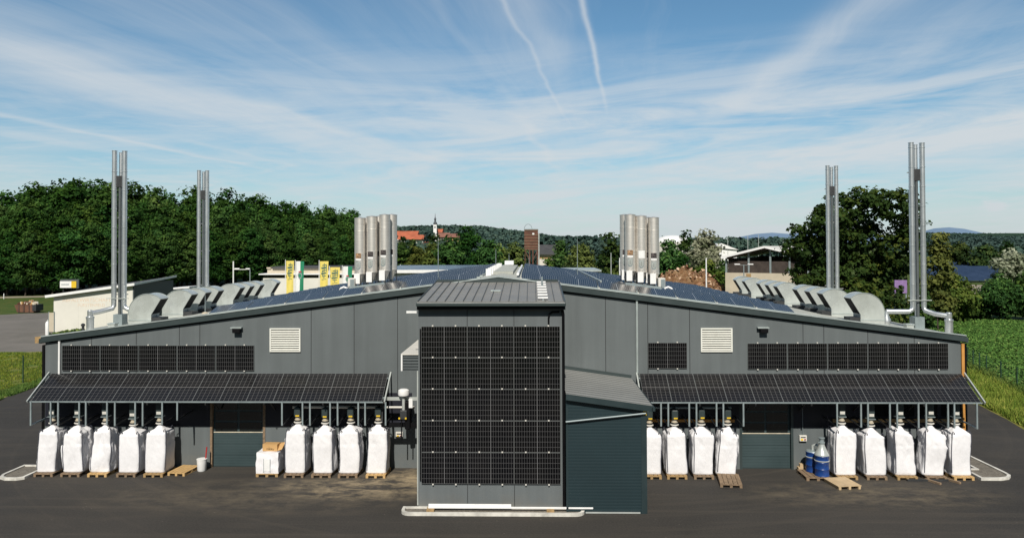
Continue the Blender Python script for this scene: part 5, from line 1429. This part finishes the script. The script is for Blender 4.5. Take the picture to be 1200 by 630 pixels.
# fences
def fence(pts, h, label, mat):
    pts = [Vector((p.x, p.y, 0)) for p in pts]
    t = thing('mesh_fence', label, 'fence', pts[0])
    for i, p in enumerate(pts):
        q = p-pts[0]; MB().box(q.x-.035, q.x+.035, q.y-.035, q.y+.035, -.2, h+.05).build('post', mat, t)
    for a, b in zip(pts[:-1], pts[1:]):
        a, b = a-pts[0], b-pts[0]; d = b-a; n = max(2, int(d.length/.30)); mb = MB()
        for k in range(1, n):
            p = a+d*k/n; mb.bar((p.x, p.y, .03), (p.x, p.y, h), .006, .006)
        for z in np.arange(.05, h+.01, .25): mb.bar((a.x, a.y, z), (b.x, b.y, z), .007, .007)
        mb.build('mesh_panel', mat, t)
    return t
fl = [gnd(-25, 470), gnd(-2, 459), gnd(27, 448), gnd(52, 438.5), gnd(75, 430)]
fence(fl, 1.95, 'green wire mesh fence across the lawn on the left', M['greenpost'])
fence(FENCE_R[::-1], 1.55, 'dark green wire mesh fence between the verge and the crop field', M['greenpost'])

# ================================================================== VEGETATION
rng = np.random.default_rng(11)
TR = [trunk_mesh('trunk', 8, .28, s, 6, 2.) for s in (1, 2)]
# --- the wood on the left: individual trees sharing a few crowns
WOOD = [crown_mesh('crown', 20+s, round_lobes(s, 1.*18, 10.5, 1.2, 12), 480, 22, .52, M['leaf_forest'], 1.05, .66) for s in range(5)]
TOPS = [(-60, 236), (-20, 232), (0, 228), (20, 221), (45, 212), (75, 208), (100, 205), (130, 210), (160, 217), (200, 222), (240, 226), (280, 223), (320, 231), (360, 238), (400, 243), (425, 250), (450, 262)]
tx, ty = zip(*TOPS)
rw = random.Random(5)
cnt = 0
for row, (dy, fr) in enumerate(((0, .60), (8, .76), (17, .90), (27, 1.0))):
    px = -55 + row*7
    while px < 446:
        f_ = max(0, px)/430
        Y = 161 + 70*f_**1.4 + dy + rw.uniform(-2, 2)
        top = np.interp(px, tx, ty) + rw.uniform(-3, 5)
        pt = at(px, top, Y)
        H_ = max(7.5, pt.z*(fr+rw.uniform(-.06, .05)))
        s = H_/18
        sw = s*rw.uniform(.85, 1.15)
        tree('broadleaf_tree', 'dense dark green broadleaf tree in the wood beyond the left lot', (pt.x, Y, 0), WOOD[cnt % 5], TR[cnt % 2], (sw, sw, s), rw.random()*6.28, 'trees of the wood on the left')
        cnt += 1; px += 16*rw.uniform(.85, 1.15)*sw*0.83*161/Y*1.15
# --- single trees: name, label, px centre, py top, half-width px, Y, crown style
GEN = {}
def single(label, px, pyt, hw, Y, mat, seed, name='broadleaf_tree', base_f=.08, leaf=.5, ncl=260, per=20, crad=.9, cat='tree', nl=10, zbase=0., shell=.62):
    p = at(px, pyt, Y); H_ = p.z-zbase; wpx = at(px+hw, pyt, Y).x-p.x; w = 2*wpx
    cm = crown_mesh('crown', seed, round_lobes(seed, H_, w*1.15, H_*base_f, nl), ncl, per, leaf, M[mat], crad, shell)
    tm = trunk_mesh('trunk', H_*.55, max(.08, w*.025), seed, 5, w*.22)
    return tree(name, label, (p.x, Y, zbase), cm, tm, cat=cat)
# the big oak on the right
p = at(1000, 228, 76); H_ = p.z
lob = []
for px, py, hw in ((944, 272, 14), (934, 288, 12), (940, 330, 14), (1066, 280, 12), (962, 262, 20), (985, 245, 22), (1010, 240, 22), (1040, 242, 20), (1056, 262, 18), (950, 292, 20), (980, 285, 26), (1015, 280, 28), (1048, 290, 22), (945, 318, 18), (972, 322, 24), (1005, 318, 28), (1040, 322, 24), (1058, 312, 16), (990, 345, 22), (1022, 345, 18), (936, 300, 9), (1012, 232, 10), (1032, 229, 8), (968, 246, 8), (1052, 236, 9)):
    q = at(px, py, 76); r_ = hw*76/900
    lob.append((q.x-p.x, rw.uniform(-2.2, 2.2), q.z, r_, r_*1.1, r_*.85))
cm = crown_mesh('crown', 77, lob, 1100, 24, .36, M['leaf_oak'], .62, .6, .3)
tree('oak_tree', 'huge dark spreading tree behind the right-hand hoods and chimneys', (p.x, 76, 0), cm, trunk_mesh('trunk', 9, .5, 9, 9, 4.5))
single('yellowish-green tree just right of the near right chimney', 1098, 275, 17, 88., 'leaf_gold', 31, leaf=.38, ncl=240, crad=.7)
single('bright green bush right of the near right chimney at the field edge', 1114, 318, 23, 98., 'leaf_bright', 32, 'bush', .02, .36, 330, 20, .7, 'bush')
single('dark green bush on the field edge at the right of the picture', 1172, 322, 26, 100., 'leaf', 33, 'bush', .02, .36, 360, 20, .7, 'bush')
single('dark green bush cut by the right edge of the picture', 1203, 318, 20, 104., 'leaf', 34, 'bush', .02, .36, 260, 20, .7, 'bush')
single('low dark bush between the bright bush and the field-edge bush', 1143, 345, 14, 101., 'leaf', 38, 'bush', .02, .36, 180, 20, .6, 'bush')
single('silvery-leaved willow at the right edge behind the dark bushes', 1186, 292, 24, 128., 'leaf_silver', 35, 'willow_tree', .05, .5, 320, 20, .9)
single('round dark tree beyond the solar field, left of the pair', 1127, 284, 11, 300., 'leaf_dark', 36, leaf=1., ncl=160, per=14, crad=1.4)
single('round dark tree beyond the solar field, right of the pair', 1152, 286, 15, 290., 'leaf_dark', 37, leaf=1., ncl=200, per=14, crad=1.4)
single('tall dark tree top far right beyond the silvery willow', 1180, 283, 9, 320., 'leaf_dark', 39, leaf=1., ncl=140, per=14, crad=1.4)
single('silvery-leaved tree left of the barn above the wood heap', 826, 270, 23, 140., 'leaf_silver', 41, 'willow_tree', .12, .5, 300, 20, .95)
single('dark tree crown left of the silvery tree', 803, 273, 12, 155., 'leaf_dark', 42, leaf=.6, ncl=160, per=16, crad=1.)
single('green tree right of the right silos', 783, 281, 17, 125., 'leaf', 43, leaf=.45, ncl=260, crad=.8)
single('bright green bush behind the wood heap', 828, 306, 24, 118., 'leaf_bright', 44, 'bush', .02, .42, 240, 18, .8, 'bush')
single('dark green bush left of the barn', 847, 306, 12, 120., 'leaf', 45, 'bush', .02, .42, 220, 18, .8, 'bush')
single('dark bushy tree left of the right silos', 717, 275, 17, 96., 'leaf_dark', 46, leaf=.42, ncl=320, crad=.8)
single('dark bushy tree partly hidden behind the right silos', 746, 281, 16, 100., 'leaf_dark', 47, leaf=.42, ncl=240, crad=.8)
single('golden-green round willow right of the farmhouse', 680, 284, 21, 120., 'leaf_gold', 48, 'willow_tree', .05, .42, 330, 20, .8)
single('low dark bush at the foot of the golden willow', 668, 306, 14, 112., 'leaf_dark', 49, 'bush', .02, .4, 160, 18, .7, 'bush')
single('dark bushy tree between the farmhouse and the golden willow', 657, 283, 9, 150., 'leaf', 151, leaf=.5, ncl=170)
single('low yellow-green bush in front of the pale farmhouse', 642, 302, 10, 140., 'leaf_bright', 152, 'bush', .02, .45, 130, 18, .8, 'bush')
single('yellow-green bush behind the short white pole', 726, 312, 12, 84., 'leaf_gold', 50, 'bush', .02, .35, 140, 18, .6, 'bush')
single('large dark tree in the clump left of the ridge, leftmost', 527, 276, 17, 140., 'leaf', 51, leaf=.5, ncl=260)
single('large dark tree in the clump left of the ridge, tallest', 550, 266, 19, 150., 'leaf_forest', 52, leaf=.5, ncl=320)
single('large dark tree in the clump left of the ridge, right of the tallest', 574, 278, 16, 146., 'leaf_forest', 53, leaf=.5, ncl=260)
single('golden-green tree left of the brown silo tower', 604, 284, 14, 150., 'leaf_gold', 54, leaf=.5, ncl=220)
single('yellow-green tree between the dark clump and the golden tree', 588, 287, 11, 156., 'leaf_bright', 55, leaf=.5, ncl=160)
single('small green tree beside the tall lightning rod', 508, 286, 14, 170., 'leaf_gold', 56, leaf=.6, ncl=180)
single('green tree below the monastery right of the left silos', 492, 288, 14, 180., 'leaf_gold', 57, leaf=.6, ncl=180)
single('dark tree between the left silos and the monastery slope', 470, 285, 13, 190., 'leaf', 58, leaf=.6, ncl=180)
single('dark conifer-like tree below the red monastery roof', 472, 277, 6, 330., 'leaf_dark', 59, leaf=1., ncl=80, per=14, crad=1.4)
single('dark tree in front of the monastery right end', 483, 281, 8, 320., 'leaf_dark', 60, leaf=1., ncl=100, per=14, crad=1.4)
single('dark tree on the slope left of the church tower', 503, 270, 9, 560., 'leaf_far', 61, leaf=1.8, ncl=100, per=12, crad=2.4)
single('dark tree on the slope below the church tower', 509, 272.5, 10, 420., 'leaf_dark', 62, leaf=1.4, ncl=100, per=12, crad=2.)
single('tree at the left of the barn yard below the silvery tree', 800, 300, 14, 122., 'leaf', 63, 'bush', .02, .42, 200, 18, .8, 'bush')
single('small dark bush beside the left silos on the wood edge', 432, 262, 10, 190., 'leaf_forest', 64, leaf=.7, ncl=160, crad=1.1)
# yellow-leaved undergrowth beneath the oak
single('olive bush under the left of the big spreading tree', 952, 345, 16, 74., 'leaf_gold', 65, 'bush', .02, .32, 150, 18, .6, 'bush')
single('small olive bush in front of the purple hoarding', 1052, 337, 13, 68.5, 'leaf_oak', 130, 'bush', .02, .30, 160, 18, .5, 'bush')
single('dark bush under the right of the big spreading tree', 1078, 338, 15, 82., 'leaf_oak', 66, 'bush', .02, .34, 200, 18, .6, 'bush')
for i_, (px_, py_, w_, m_) in enumerate(((958, 340, 14, 'leaf_oak'), (978, 346, 14, 'leaf_dark'), (1003, 342, 15, 'leaf_dark'), (1030, 347, 13, 'leaf_oak'), (1046, 350, 10, 'leaf_gold'))):
    single(('olive', 'dark', 'dense dark', 'loose dark', 'yellowish')[i_] + ' low bush under the big spreading tree, ' + ORD[i_] + ' from the left', px_, py_, w_, 72.5+i_*.4, m_, 120+i_, 'bush', .02, .32, 130, 18, .6, 'bush')
# --- poplars
POP = crown_mesh('crown', 90, [(0, 0, 7, 1.9, 1.9, 6.5), (0, 0, 11, 1.3, 1.3, 4.2), (0, 0, 4, 1.7, 1.7, 3.5)], 110, 14, .9, M['leaf_far'], .9, .5)
rp = random.Random(8)
px = 631.
while px < 706:
    Y = 335+rp.uniform(-6, 6); top = 271.5+rp.uniform(0, 5) + (5 if 655 < px < 662 else 0)
    p = at(px, top, Y); s = p.z/15.2
    tree('poplar_tree', 'slim dark poplar in the row on the skyline right of the brown silo tower', (p.x, Y, 0), POP, None, (s*rp.uniform(.7, 1.), s*.9, s), rp.random()*6, 'row of poplars on the skyline')
    px += rp.uniform(3.2, 4.6)

# --- far woods as masses
def far_wood(name, pts, per, leaf, crad, mat, seed):
    rg = np.random.default_rng(seed); P = np.array(pts); n = len(P)
    d = rg.normal(size=(n, per, 3)); d /= np.linalg.norm(d, axis=2, keepdims=True)
    r = P[:, None, 3:4]
    cen = P[:, None, :3] + d*r*np.array((1, 1, .9))*(.6+.45*rg.random((n, per, 1)))
    tone = .35+.45*d[:, :, 2]+rg.normal(size=(n, 1))*.16+rg.normal(size=(n, per))*.08
    nor = d+rg.normal(size=d.shape)*.4
    size = leaf*(.7+.7*rg.random(n*per))
    me = quads_mesh(name, cen.reshape(-1, 3), nor.reshape(-1, 3), size, tone.reshape(-1), M[mat], 1.1, rg)
    o = bpy.data.objects.new(name, me); C.objects.link(o); tag(o, kind='stuff'); return o
def hill_mesh(name, prof, Y0, Y1, mat, drop=0.):
    """prof: (px, py) skyline at depth (Y0+Y1)/2; a rounded ridge of terrain."""
    mb = MB(); n = len(prof); ny = 10; Ym = (Y0+Y1)/2
    tops = [at(px, py, Ym) for px, py in prof]
    for j in range(ny+1):
        f_ = j/ny; Y = Y0+(Y1-Y0)*f_
        for q in tops: mb.v.append((q.x*Y/Ym, Y, max(-2, (q.z+2)*math.sin(math.pi*min(1, f_)*.5 if f_ < .5 else math.pi*.5)**1. -2 if f_ < .5 else q.z)))
    for j in range(ny):
        for i in range(n-1): k = j*n+i; mb.face((k, k+1, k+n+1, k+n))
    o = mb.build(name, mat, smooth=80); tag(o, kind='structure'); return o, tops
pts = [(ra_.uniform(-260, 260), -ra_.uniform(120, 190), q_, 5.5) for ra_ in (random.Random(77),) for k in range(420) for q_ in (5, 12, 17)]
far_wood('unseen_woodland', pts, 10, 5., 5., 'leaf_forest', 55)  # unseen wood added behind the camera to give dark reflections
# town hill ridge
prof = [(430, 272), (470, 269), (500, 268), (530, 267.5), (545, 269), (560, 268), (580, 270.5), (600, 273), (620, 276), (650, 280), (690, 281.5), (730, 283)]
hill_mesh('town_hill', prof, 650, 1150, M['farhill'])
ra = np.random.default_rng(21)
pts = []
pxs, pys = zip(*prof)
for k in range(2600):
    px = ra.uniform(430, 735); f_ = ra.random()**.7; Y = 660+f_*340
    zt = at(px, np.interp(px, pxs, pys), 900).z
    z = (zt+2)*min(1, math.sin(math.pi*.5*min(1, (Y-650)/250)))-2
    q = at(px, 300, Y); r_ = ra.uniform(2.2, 3.8); pts.append((q.x, Y, z+r_*.2, r_))
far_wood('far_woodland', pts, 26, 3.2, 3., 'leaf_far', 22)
# belt of woodland between (town foot, behind silos, behind the barn, right side)
pts = []
for (pa, pb, Ya, Yb_, top, n) in ((440, 720, 360, 520, 281, 420), (690, 960, 330, 460, 277.5, 520), (1090, 1300, 350, 520, 288, 420), (-200, 430, 300, 420, 262, 300)):
    for k in range(n):
        px = ra.uniform(pa, pb); Y = ra.uniform(Ya, Yb_); zt = at(px, top+ra.uniform(-1.5, 4), Y).z; q = at(px, 300, Y)
        r_ = max(1.6, min(4.6, abs(zt)*.42)); 
        pts.append((q.x, Y, max(r_*.5, zt-r_), r_))
        pts.append((q.x+ra.uniform(-2, 2), Y-2, r_*.6, r_*1.05))
far_wood('middle_woodland', pts, 30, 2.0, 2., 'leaf_far', 23)
pts = []
for k in range(3200):
    px = ra.uniform(1060, 1330); f_ = ra.random(); Y = 900+f_*900; zt = at(px, 272.5-1.*math.sin(px*.02), 1800).z*(.25+.75*f_); q = at(px, 300, Y)
    r_ = ra.uniform(4, 7); pts.append((q.x, Y, max(1, zt-r_*.8), r_))
far_wood('far_forest', pts, 20, 4.5, 3., 'leaf_farther', 24)
hill_mesh('forest_hill', [(1040, 275), (1085, 274), (1130, 274), (1180, 273), (1240, 273), (1330, 274)], 900, 2200, M['farhill'])
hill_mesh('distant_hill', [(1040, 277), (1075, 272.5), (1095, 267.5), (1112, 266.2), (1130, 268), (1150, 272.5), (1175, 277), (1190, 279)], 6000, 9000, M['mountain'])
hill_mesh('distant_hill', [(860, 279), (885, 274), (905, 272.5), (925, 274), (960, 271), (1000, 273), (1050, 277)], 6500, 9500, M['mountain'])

# --- crop field leaves, grass tufts
def inpoly(P, poly):
    x, y = P[:, 0], P[:, 1]; ins = np.zeros(len(P), bool); n = len(poly)
    for i in range(n):
        x0, y0 = poly[i]; x1, y1 = poly[(i+1) % n]
        c = ((y0 > y) != (y1 > y)) & (x < (x1-x0)*(y-y0)/(y1-y0+1e-9)+x0); ins ^= c
    return ins
def scatter(poly, n, seed):
    rg = np.random.default_rng(seed); a = np.array(poly); lo, hi = a.min(0), a.max(0)
    P = lo+rg.random((n, 2))*(hi-lo); return P[inpoly(P, poly)], rg
fp = [(21.4, 61)] + [(p.x, p.y) for p in FENCE_R[::-1]] + [(46, 47), (62, 97), tuple(g(1110, 371)[:2]), (34, 97)]
P, rg = scatter(fp, 130000, 31)
n = len(P); tone = .42+.25*np.array([noise.noise(Vector((p[0]*.35, p[1]*.35, 0))) for p in P])+rg.normal(size=n)*.26-.10
cen = np.column_stack([P, .12+.45*rg.random(n)])
me = quads_mesh('crop_plants', cen, rg.normal(size=(n, 3))*.6+np.array((0, -.25, 1.)), .12+.17*rg.random(n), tone, M['leaf_crop'], 1., rg)
o = bpy.data.objects.new('crop_plants', me); C.objects.link(o); tag(o, kind='stuff')
def grass(name, poly, n, seed, h0, h1, mat):
    P, rg = scatter(poly, n, seed); n = len(P)
    dens = np.array([noise.noise(Vector((p[0]*.8, p[1]*.8, 3))) for p in P]); k = dens > -.25; P = P[k]; dens = dens[k]; n = len(P)
    h = (h0+(h1-h0)*rg.random(n))*(1+.6*dens); a = rg.random(n)*6.28; w = .018+.03*rg.random(n)
    V = np.empty((n, 4, 3), np.float32); dx, dy = np.cos(a)*w, np.sin(a)*w; lx, ly = rg.normal(size=n)*h*.35, rg.normal(size=n)*h*.35
    V[:, 0] = np.column_stack([P[:, 0]-dx, P[:, 1]-dy, np.full(n, -.02)]); V[:, 1] = np.column_stack([P[:, 0]+dx, P[:, 1]+dy, np.full(n, -.02)])
    V[:, 2] = np.column_stack([P[:, 0]+lx+dx*.3, P[:, 1]+ly+dy*.3, h]); V[:, 3] = np.column_stack([P[:, 0]+lx-dx*.3, P[:, 1]+ly-dy*.3, h*.97])
    me = bpy.data.meshes.new(name); me.vertices.add(n*4); me.vertices.foreach_set('co', V.reshape(-1)); me.loops.add(n*4)
    me.loops.foreach_set('vertex_index', np.arange(n*4, dtype=np.int32)); me.polygons.add(n); me.polygons.foreach_set('loop_start', np.arange(0, n*4, 4, dtype=np.int32)); me.update(calc_edges=True)
    at_ = me.attributes.new('tone', 'FLOAT', 'FACE'); at_.data.foreach_set('value', np.clip(.45+dens*.5+rg.normal(size=n)*.22, 0, 1).astype(np.float32)); me.materials.append(M[mat])
    o = bpy.data.objects.new(name, me); C.objects.link(o); tag(o, kind='stuff')
vg = [tuple(g(*q)[:2]) for q in ((1148, 473), (1161, 480), (1181, 490), (1215, 508), (1240, 484), (1192, 459), (1156, 441), (1139, 433))]+[(21.3, 59)]
grass('verge_grass', vg, 60000, 32, .12, .45, 'blade')
lg = [tuple(g(*q)[:2]) for q in ((-8, 469), (28, 455), (53, 445.5))] + [(-23.8, 57), (-24.2, 69)] + [tuple(g(*q)[:2]) for q in ((58, 413), (-8, 413))]
grass('lawn_grass', lg, 60000, 33, .05, .16, 'blade')
eg = [tuple(g(*q)[:2]) for q in ((-8, 471.5), (28, 458.5), (55, 448), (56, 443), (28, 451), (-8, 463))]
grass('lawn_edge_grass', eg, 9000, 34, .08, .25, 'blade_green')
fe = [(p.x+.3, p.y+.3) for p in FENCE_R]+[(p.x-.5, p.y-.5) for p in FENCE_R[::-1]]
grass('fence_line_grass', fe, 14000, 35, .2, .7, 'blade_green')
# mossy grass tuft at the left eave
rg = np.random.default_rng(40); n = 260
P = np.column_stack([rg.uniform(-22.2, -21.2, n), rg.uniform(34.9, 36.2, n), np.zeros(n)]); P[:, 2] = [zroof(x)+.02+.10*rg.random() for x in P[:, 0]]
me = quads_mesh('roof_moss', P, rg.normal(size=(n, 3))+np.array((0, 0, .5)), .10+.12*rg.random(n), rg.random(n), M['leaf_bright'], 1., rg)
o = bpy.data.objects.new('roof_moss', me); C.objects.link(o); tag(o, kind='stuff')

# ================================================================== SKY AND SUN
EL, AZ = R(43), R(2.5)          # sun behind the camera, a little to the left
sdir = Vector((-math.sin(AZ)*math.cos(EL), -math.cos(AZ)*math.cos(EL), math.sin(EL)))
sun = bpy.data.lights.new('sun', 'SUN'); sun.energy = 5.0; sun.angle = R(.53); sun.color = (1., .945, .85)
so = bpy.data.objects.new('sun', sun); C.objects.link(so); so.rotation_euler = sdir.to_track_quat('Z', 'Y').to_euler(); so.location = (0, -30, 60)
wd = bpy.data.worlds.new('World'); scene.world = wd; wd.use_nodes = True
nt = wd.node_tree; bg = nt.nodes['Background']
sky = N(nt, 'ShaderNodeTexSky', sky_type='NISHITA'); sky.sun_disc = False; sky.sun_elevation = EL
sky.sun_rotation = math.atan2(sdir.x, sdir.y)
sky.altitude = 300; sky.air_density = 1.; sky.dust_density = .6; sky.ozone_density = 2.0
D = N(nt, 'ShaderNodeTexCoord').outputs['Generated']
sp = N(nt, 'ShaderNodeSeparateXYZ'); L(nt, D, sp.inputs[0])
dzv = mth(nt, 'MAXIMUM', sp.outputs[2], .004)
inv = mth(nt, 'DIVIDE', 1., mth(nt, 'ADD', dzv, .012))
pxn = mth(nt, 'MULTIPLY', sp.outputs[0], inv); pyn = mth(nt, 'MULTIPLY', sp.outputs[1], inv)
xq = mth(nt, 'SUBTRACT', pxn, mth(nt, 'MULTIPLY', pyn, .14))
def vec(a, b, c=0.):
    n = N(nt, 'ShaderNodeCombineXYZ')
    for i, v in enumerate((a, b, c)):
        if isinstance(v, (int, float)): n.inputs[i].default_value = v
        else: L(nt, v, n.inputs[i])
    return n.outputs[0]
base_c = mixc(nt, 1., sky.outputs[0], (.70, 1.03, 1.10), 'MULTIPLY')
# streaky cirrus along the wind, soft high banks nearer the horizon
wob = noi(nt, vec(mth(nt, 'MULTIPLY', xq, .5), mth(nt, 'MULTIPLY', pyn, .35)), 1., 3)
xw = mth(nt, 'ADD', xq, mth(nt, 'MULTIPLY', mth(nt, 'SUBTRACT', wob, .5), .55))
cir = noi(nt, vec(mth(nt, 'MULTIPLY', xw, 1.25), mth(nt, 'MULTIPLY', pyn, .09)), 1., 8, .62, .25)
fib = noi(nt, vec(mth(nt, 'MULTIPLY', xw, 7.), mth(nt, 'MULTIPLY', pyn, .5)), 1., 6, .65, .3)
c1 = mth(nt, 'MULTIPLY', mp(nt, cir, .46, .78), mp(nt, fib, .2, .8, .55, 1.))
zt_ = mth(nt, 'SUBTRACT', sp.outputs[2], mth(nt, 'MULTIPLY', sp.outputs[0], .045))
bank = noi(nt, vec(mth(nt, 'MULTIPLY', sp.outputs[0], 3.4), mth(nt, 'MULTIPLY', zt_, 26.), 3.), 1., 9, .62, .7)
bmask = mth(nt, 'MULTIPLY', mp(nt, sp.outputs[2], .15, .27, 1., 0.), mp(nt, sp.outputs[0], -.6, .2, .5, 1.))
c2 = mth(nt, 'MULTIPLY', mp(nt, bank, .36, .60), bmask)
rip = noi(nt, vec(mth(nt, 'MULTIPLY', sp.outputs[0], 11.), mth(nt, 'MULTIPLY', zt_, 75.), 7.), 1., 7, .65, .9)
c3 = mth(nt, 'MULTIPLY', mth(nt, 'MULTIPLY', mp(nt, rip, .48, .70), .55), mp(nt, sp.outputs[2], .08, .22, 1., 0.))
d0 = ray(1166, 241); d0.normalize()
def trail(x0, w, y0, y1, amt, wobble=.0, slope=0.):
    off = mth(nt, 'SUBTRACT', xq, x0)
    if slope: off = mth(nt, 'SUBTRACT', off, mth(nt, 'MULTIPLY', pyn, slope))
    if wobble:
        nn = noi(nt, vec(mth(nt, 'MULTIPLY', pyn, 1.3), x0), 1., 3)
        off = mth(nt, 'ADD', off, mth(nt, 'MULTIPLY', mth(nt, 'SUBTRACT', nn, .5), wobble))
    q = mth(nt, 'DIVIDE', off, w); q = mth(nt, 'MULTIPLY', q, q)
    e = mth(nt, 'POWER', 2.718, mth(nt, 'MULTIPLY', q, -1.))
    m1 = mth(nt, 'MULTIPLY', mp(nt, pyn, y0, y0+.6), mp(nt, pyn, y1-1.5, y1, 1., 0.))
    return mth(nt, 'MULTIPLY', mth(nt, 'MULTIPLY', mth(nt, 'MULTIPLY', e, m1), amt), mp(nt, fib, .25, .75, .55, 1.))
tr = [trail(-.215, .013, 0., 5.6, .72, .05), trail(-.52, .013, 0., 6.2, .42, .08), trail(-.45, .09, 0., 5., .28, .2), trail(-.80, .03, 0., 4.2, .22, .2), trail(1.33, .13, 0., 6.5, .60, .2, -.14),
      trail(-4.62, .07, 2., 9., .6, .3, .05), trail(-3.45, .30, 3., 8., .40, .5, .13), trail(-2.95, .40, 2., 7.5, .50, .6, .01), trail(-.75, .05, 5., 9.5, .45, .3, -.02), trail(-3.2, .14, 4.4, 9., .55, .5, .14), trail(-3.75, .07, 6., 9., .35, .2, .0)]
tx_, tz_ = d0.x/d0.y, d0.z/d0.y
yy_ = mth(nt, 'MAXIMUM', sp.outputs[1], .01)
qx = mth(nt, 'DIVIDE', mth(nt, 'SUBTRACT', mth(nt, 'DIVIDE', sp.outputs[0], yy_), tx_), .026); qz = mth(nt, 'DIVIDE', mth(nt, 'SUBTRACT', mth(nt, 'DIVIDE', sp.outputs[2], yy_), tz_), .0085)
cn = noi(nt, scaled(nt, D, (1, 1, 2)), 75., 4, .6)
cq = mth(nt, 'ADD', mth(nt, 'SUBTRACT', 1., mth(nt, 'ADD', mth(nt, 'MULTIPLY', qx, qx), mth(nt, 'MULTIPLY', qz, qz))), mth(nt, 'MULTIPLY', mth(nt, 'SUBTRACT', cn, .5), 3.2))
tr.append(mth(nt, 'MULTIPLY', mth(nt, 'MULTIPLY', mp(nt, cq, .2, 1.1), mth(nt, 'GREATER_THAN', sp.outputs[1], .1)), .85))
dens = mth(nt, 'MULTIPLY', c1, .46)
for q in (mth(nt, 'MULTIPLY', c2, .86), c3, *tr): dens = mth(nt, 'ADD', dens, mth(nt, 'MULTIPLY', q, mth(nt, 'SUBTRACT', 1., dens)))
dens = mth(nt, 'MULTIPLY', mth(nt, 'MINIMUM', dens, .92), mp(nt, sp.outputs[2], .32, .6, 1., .1))
col = mixc(nt, dens, base_c, (7.6, 8.0, 8.3))
hz = mth(nt, 'POWER', 2.718, mth(nt, 'MULTIPLY', dzv, -11.))
col = mixc(nt, mth(nt, 'MULTIPLY', hz, .80), col, (6.5, 7.15, 7.5))
south = mp(nt, sp.outputs[1], -.2, .5, .42, 1.)  # sky dimmed behind the camera to cut fill light in the shade
col = mixc(nt, 1., col, south, 'MULTIPLY')
L(nt, col, bg.inputs['Color']); bg.inputs['Strength'].default_value = .088

scene.view_settings.view_transform = 'Standard'; scene.view_settings.look = 'None'
scene.view_settings.exposure = 0.; scene.view_settings.gamma = 1.
scene.render.engine = 'CYCLES'
scene.cycles.max_bounces = 6; scene.cycles.diffuse_bounces = 3; scene.cycles.glossy_bounces = 3; scene.cycles.transparent_max_bounces = 4
scene.cycles.use_denoising = True
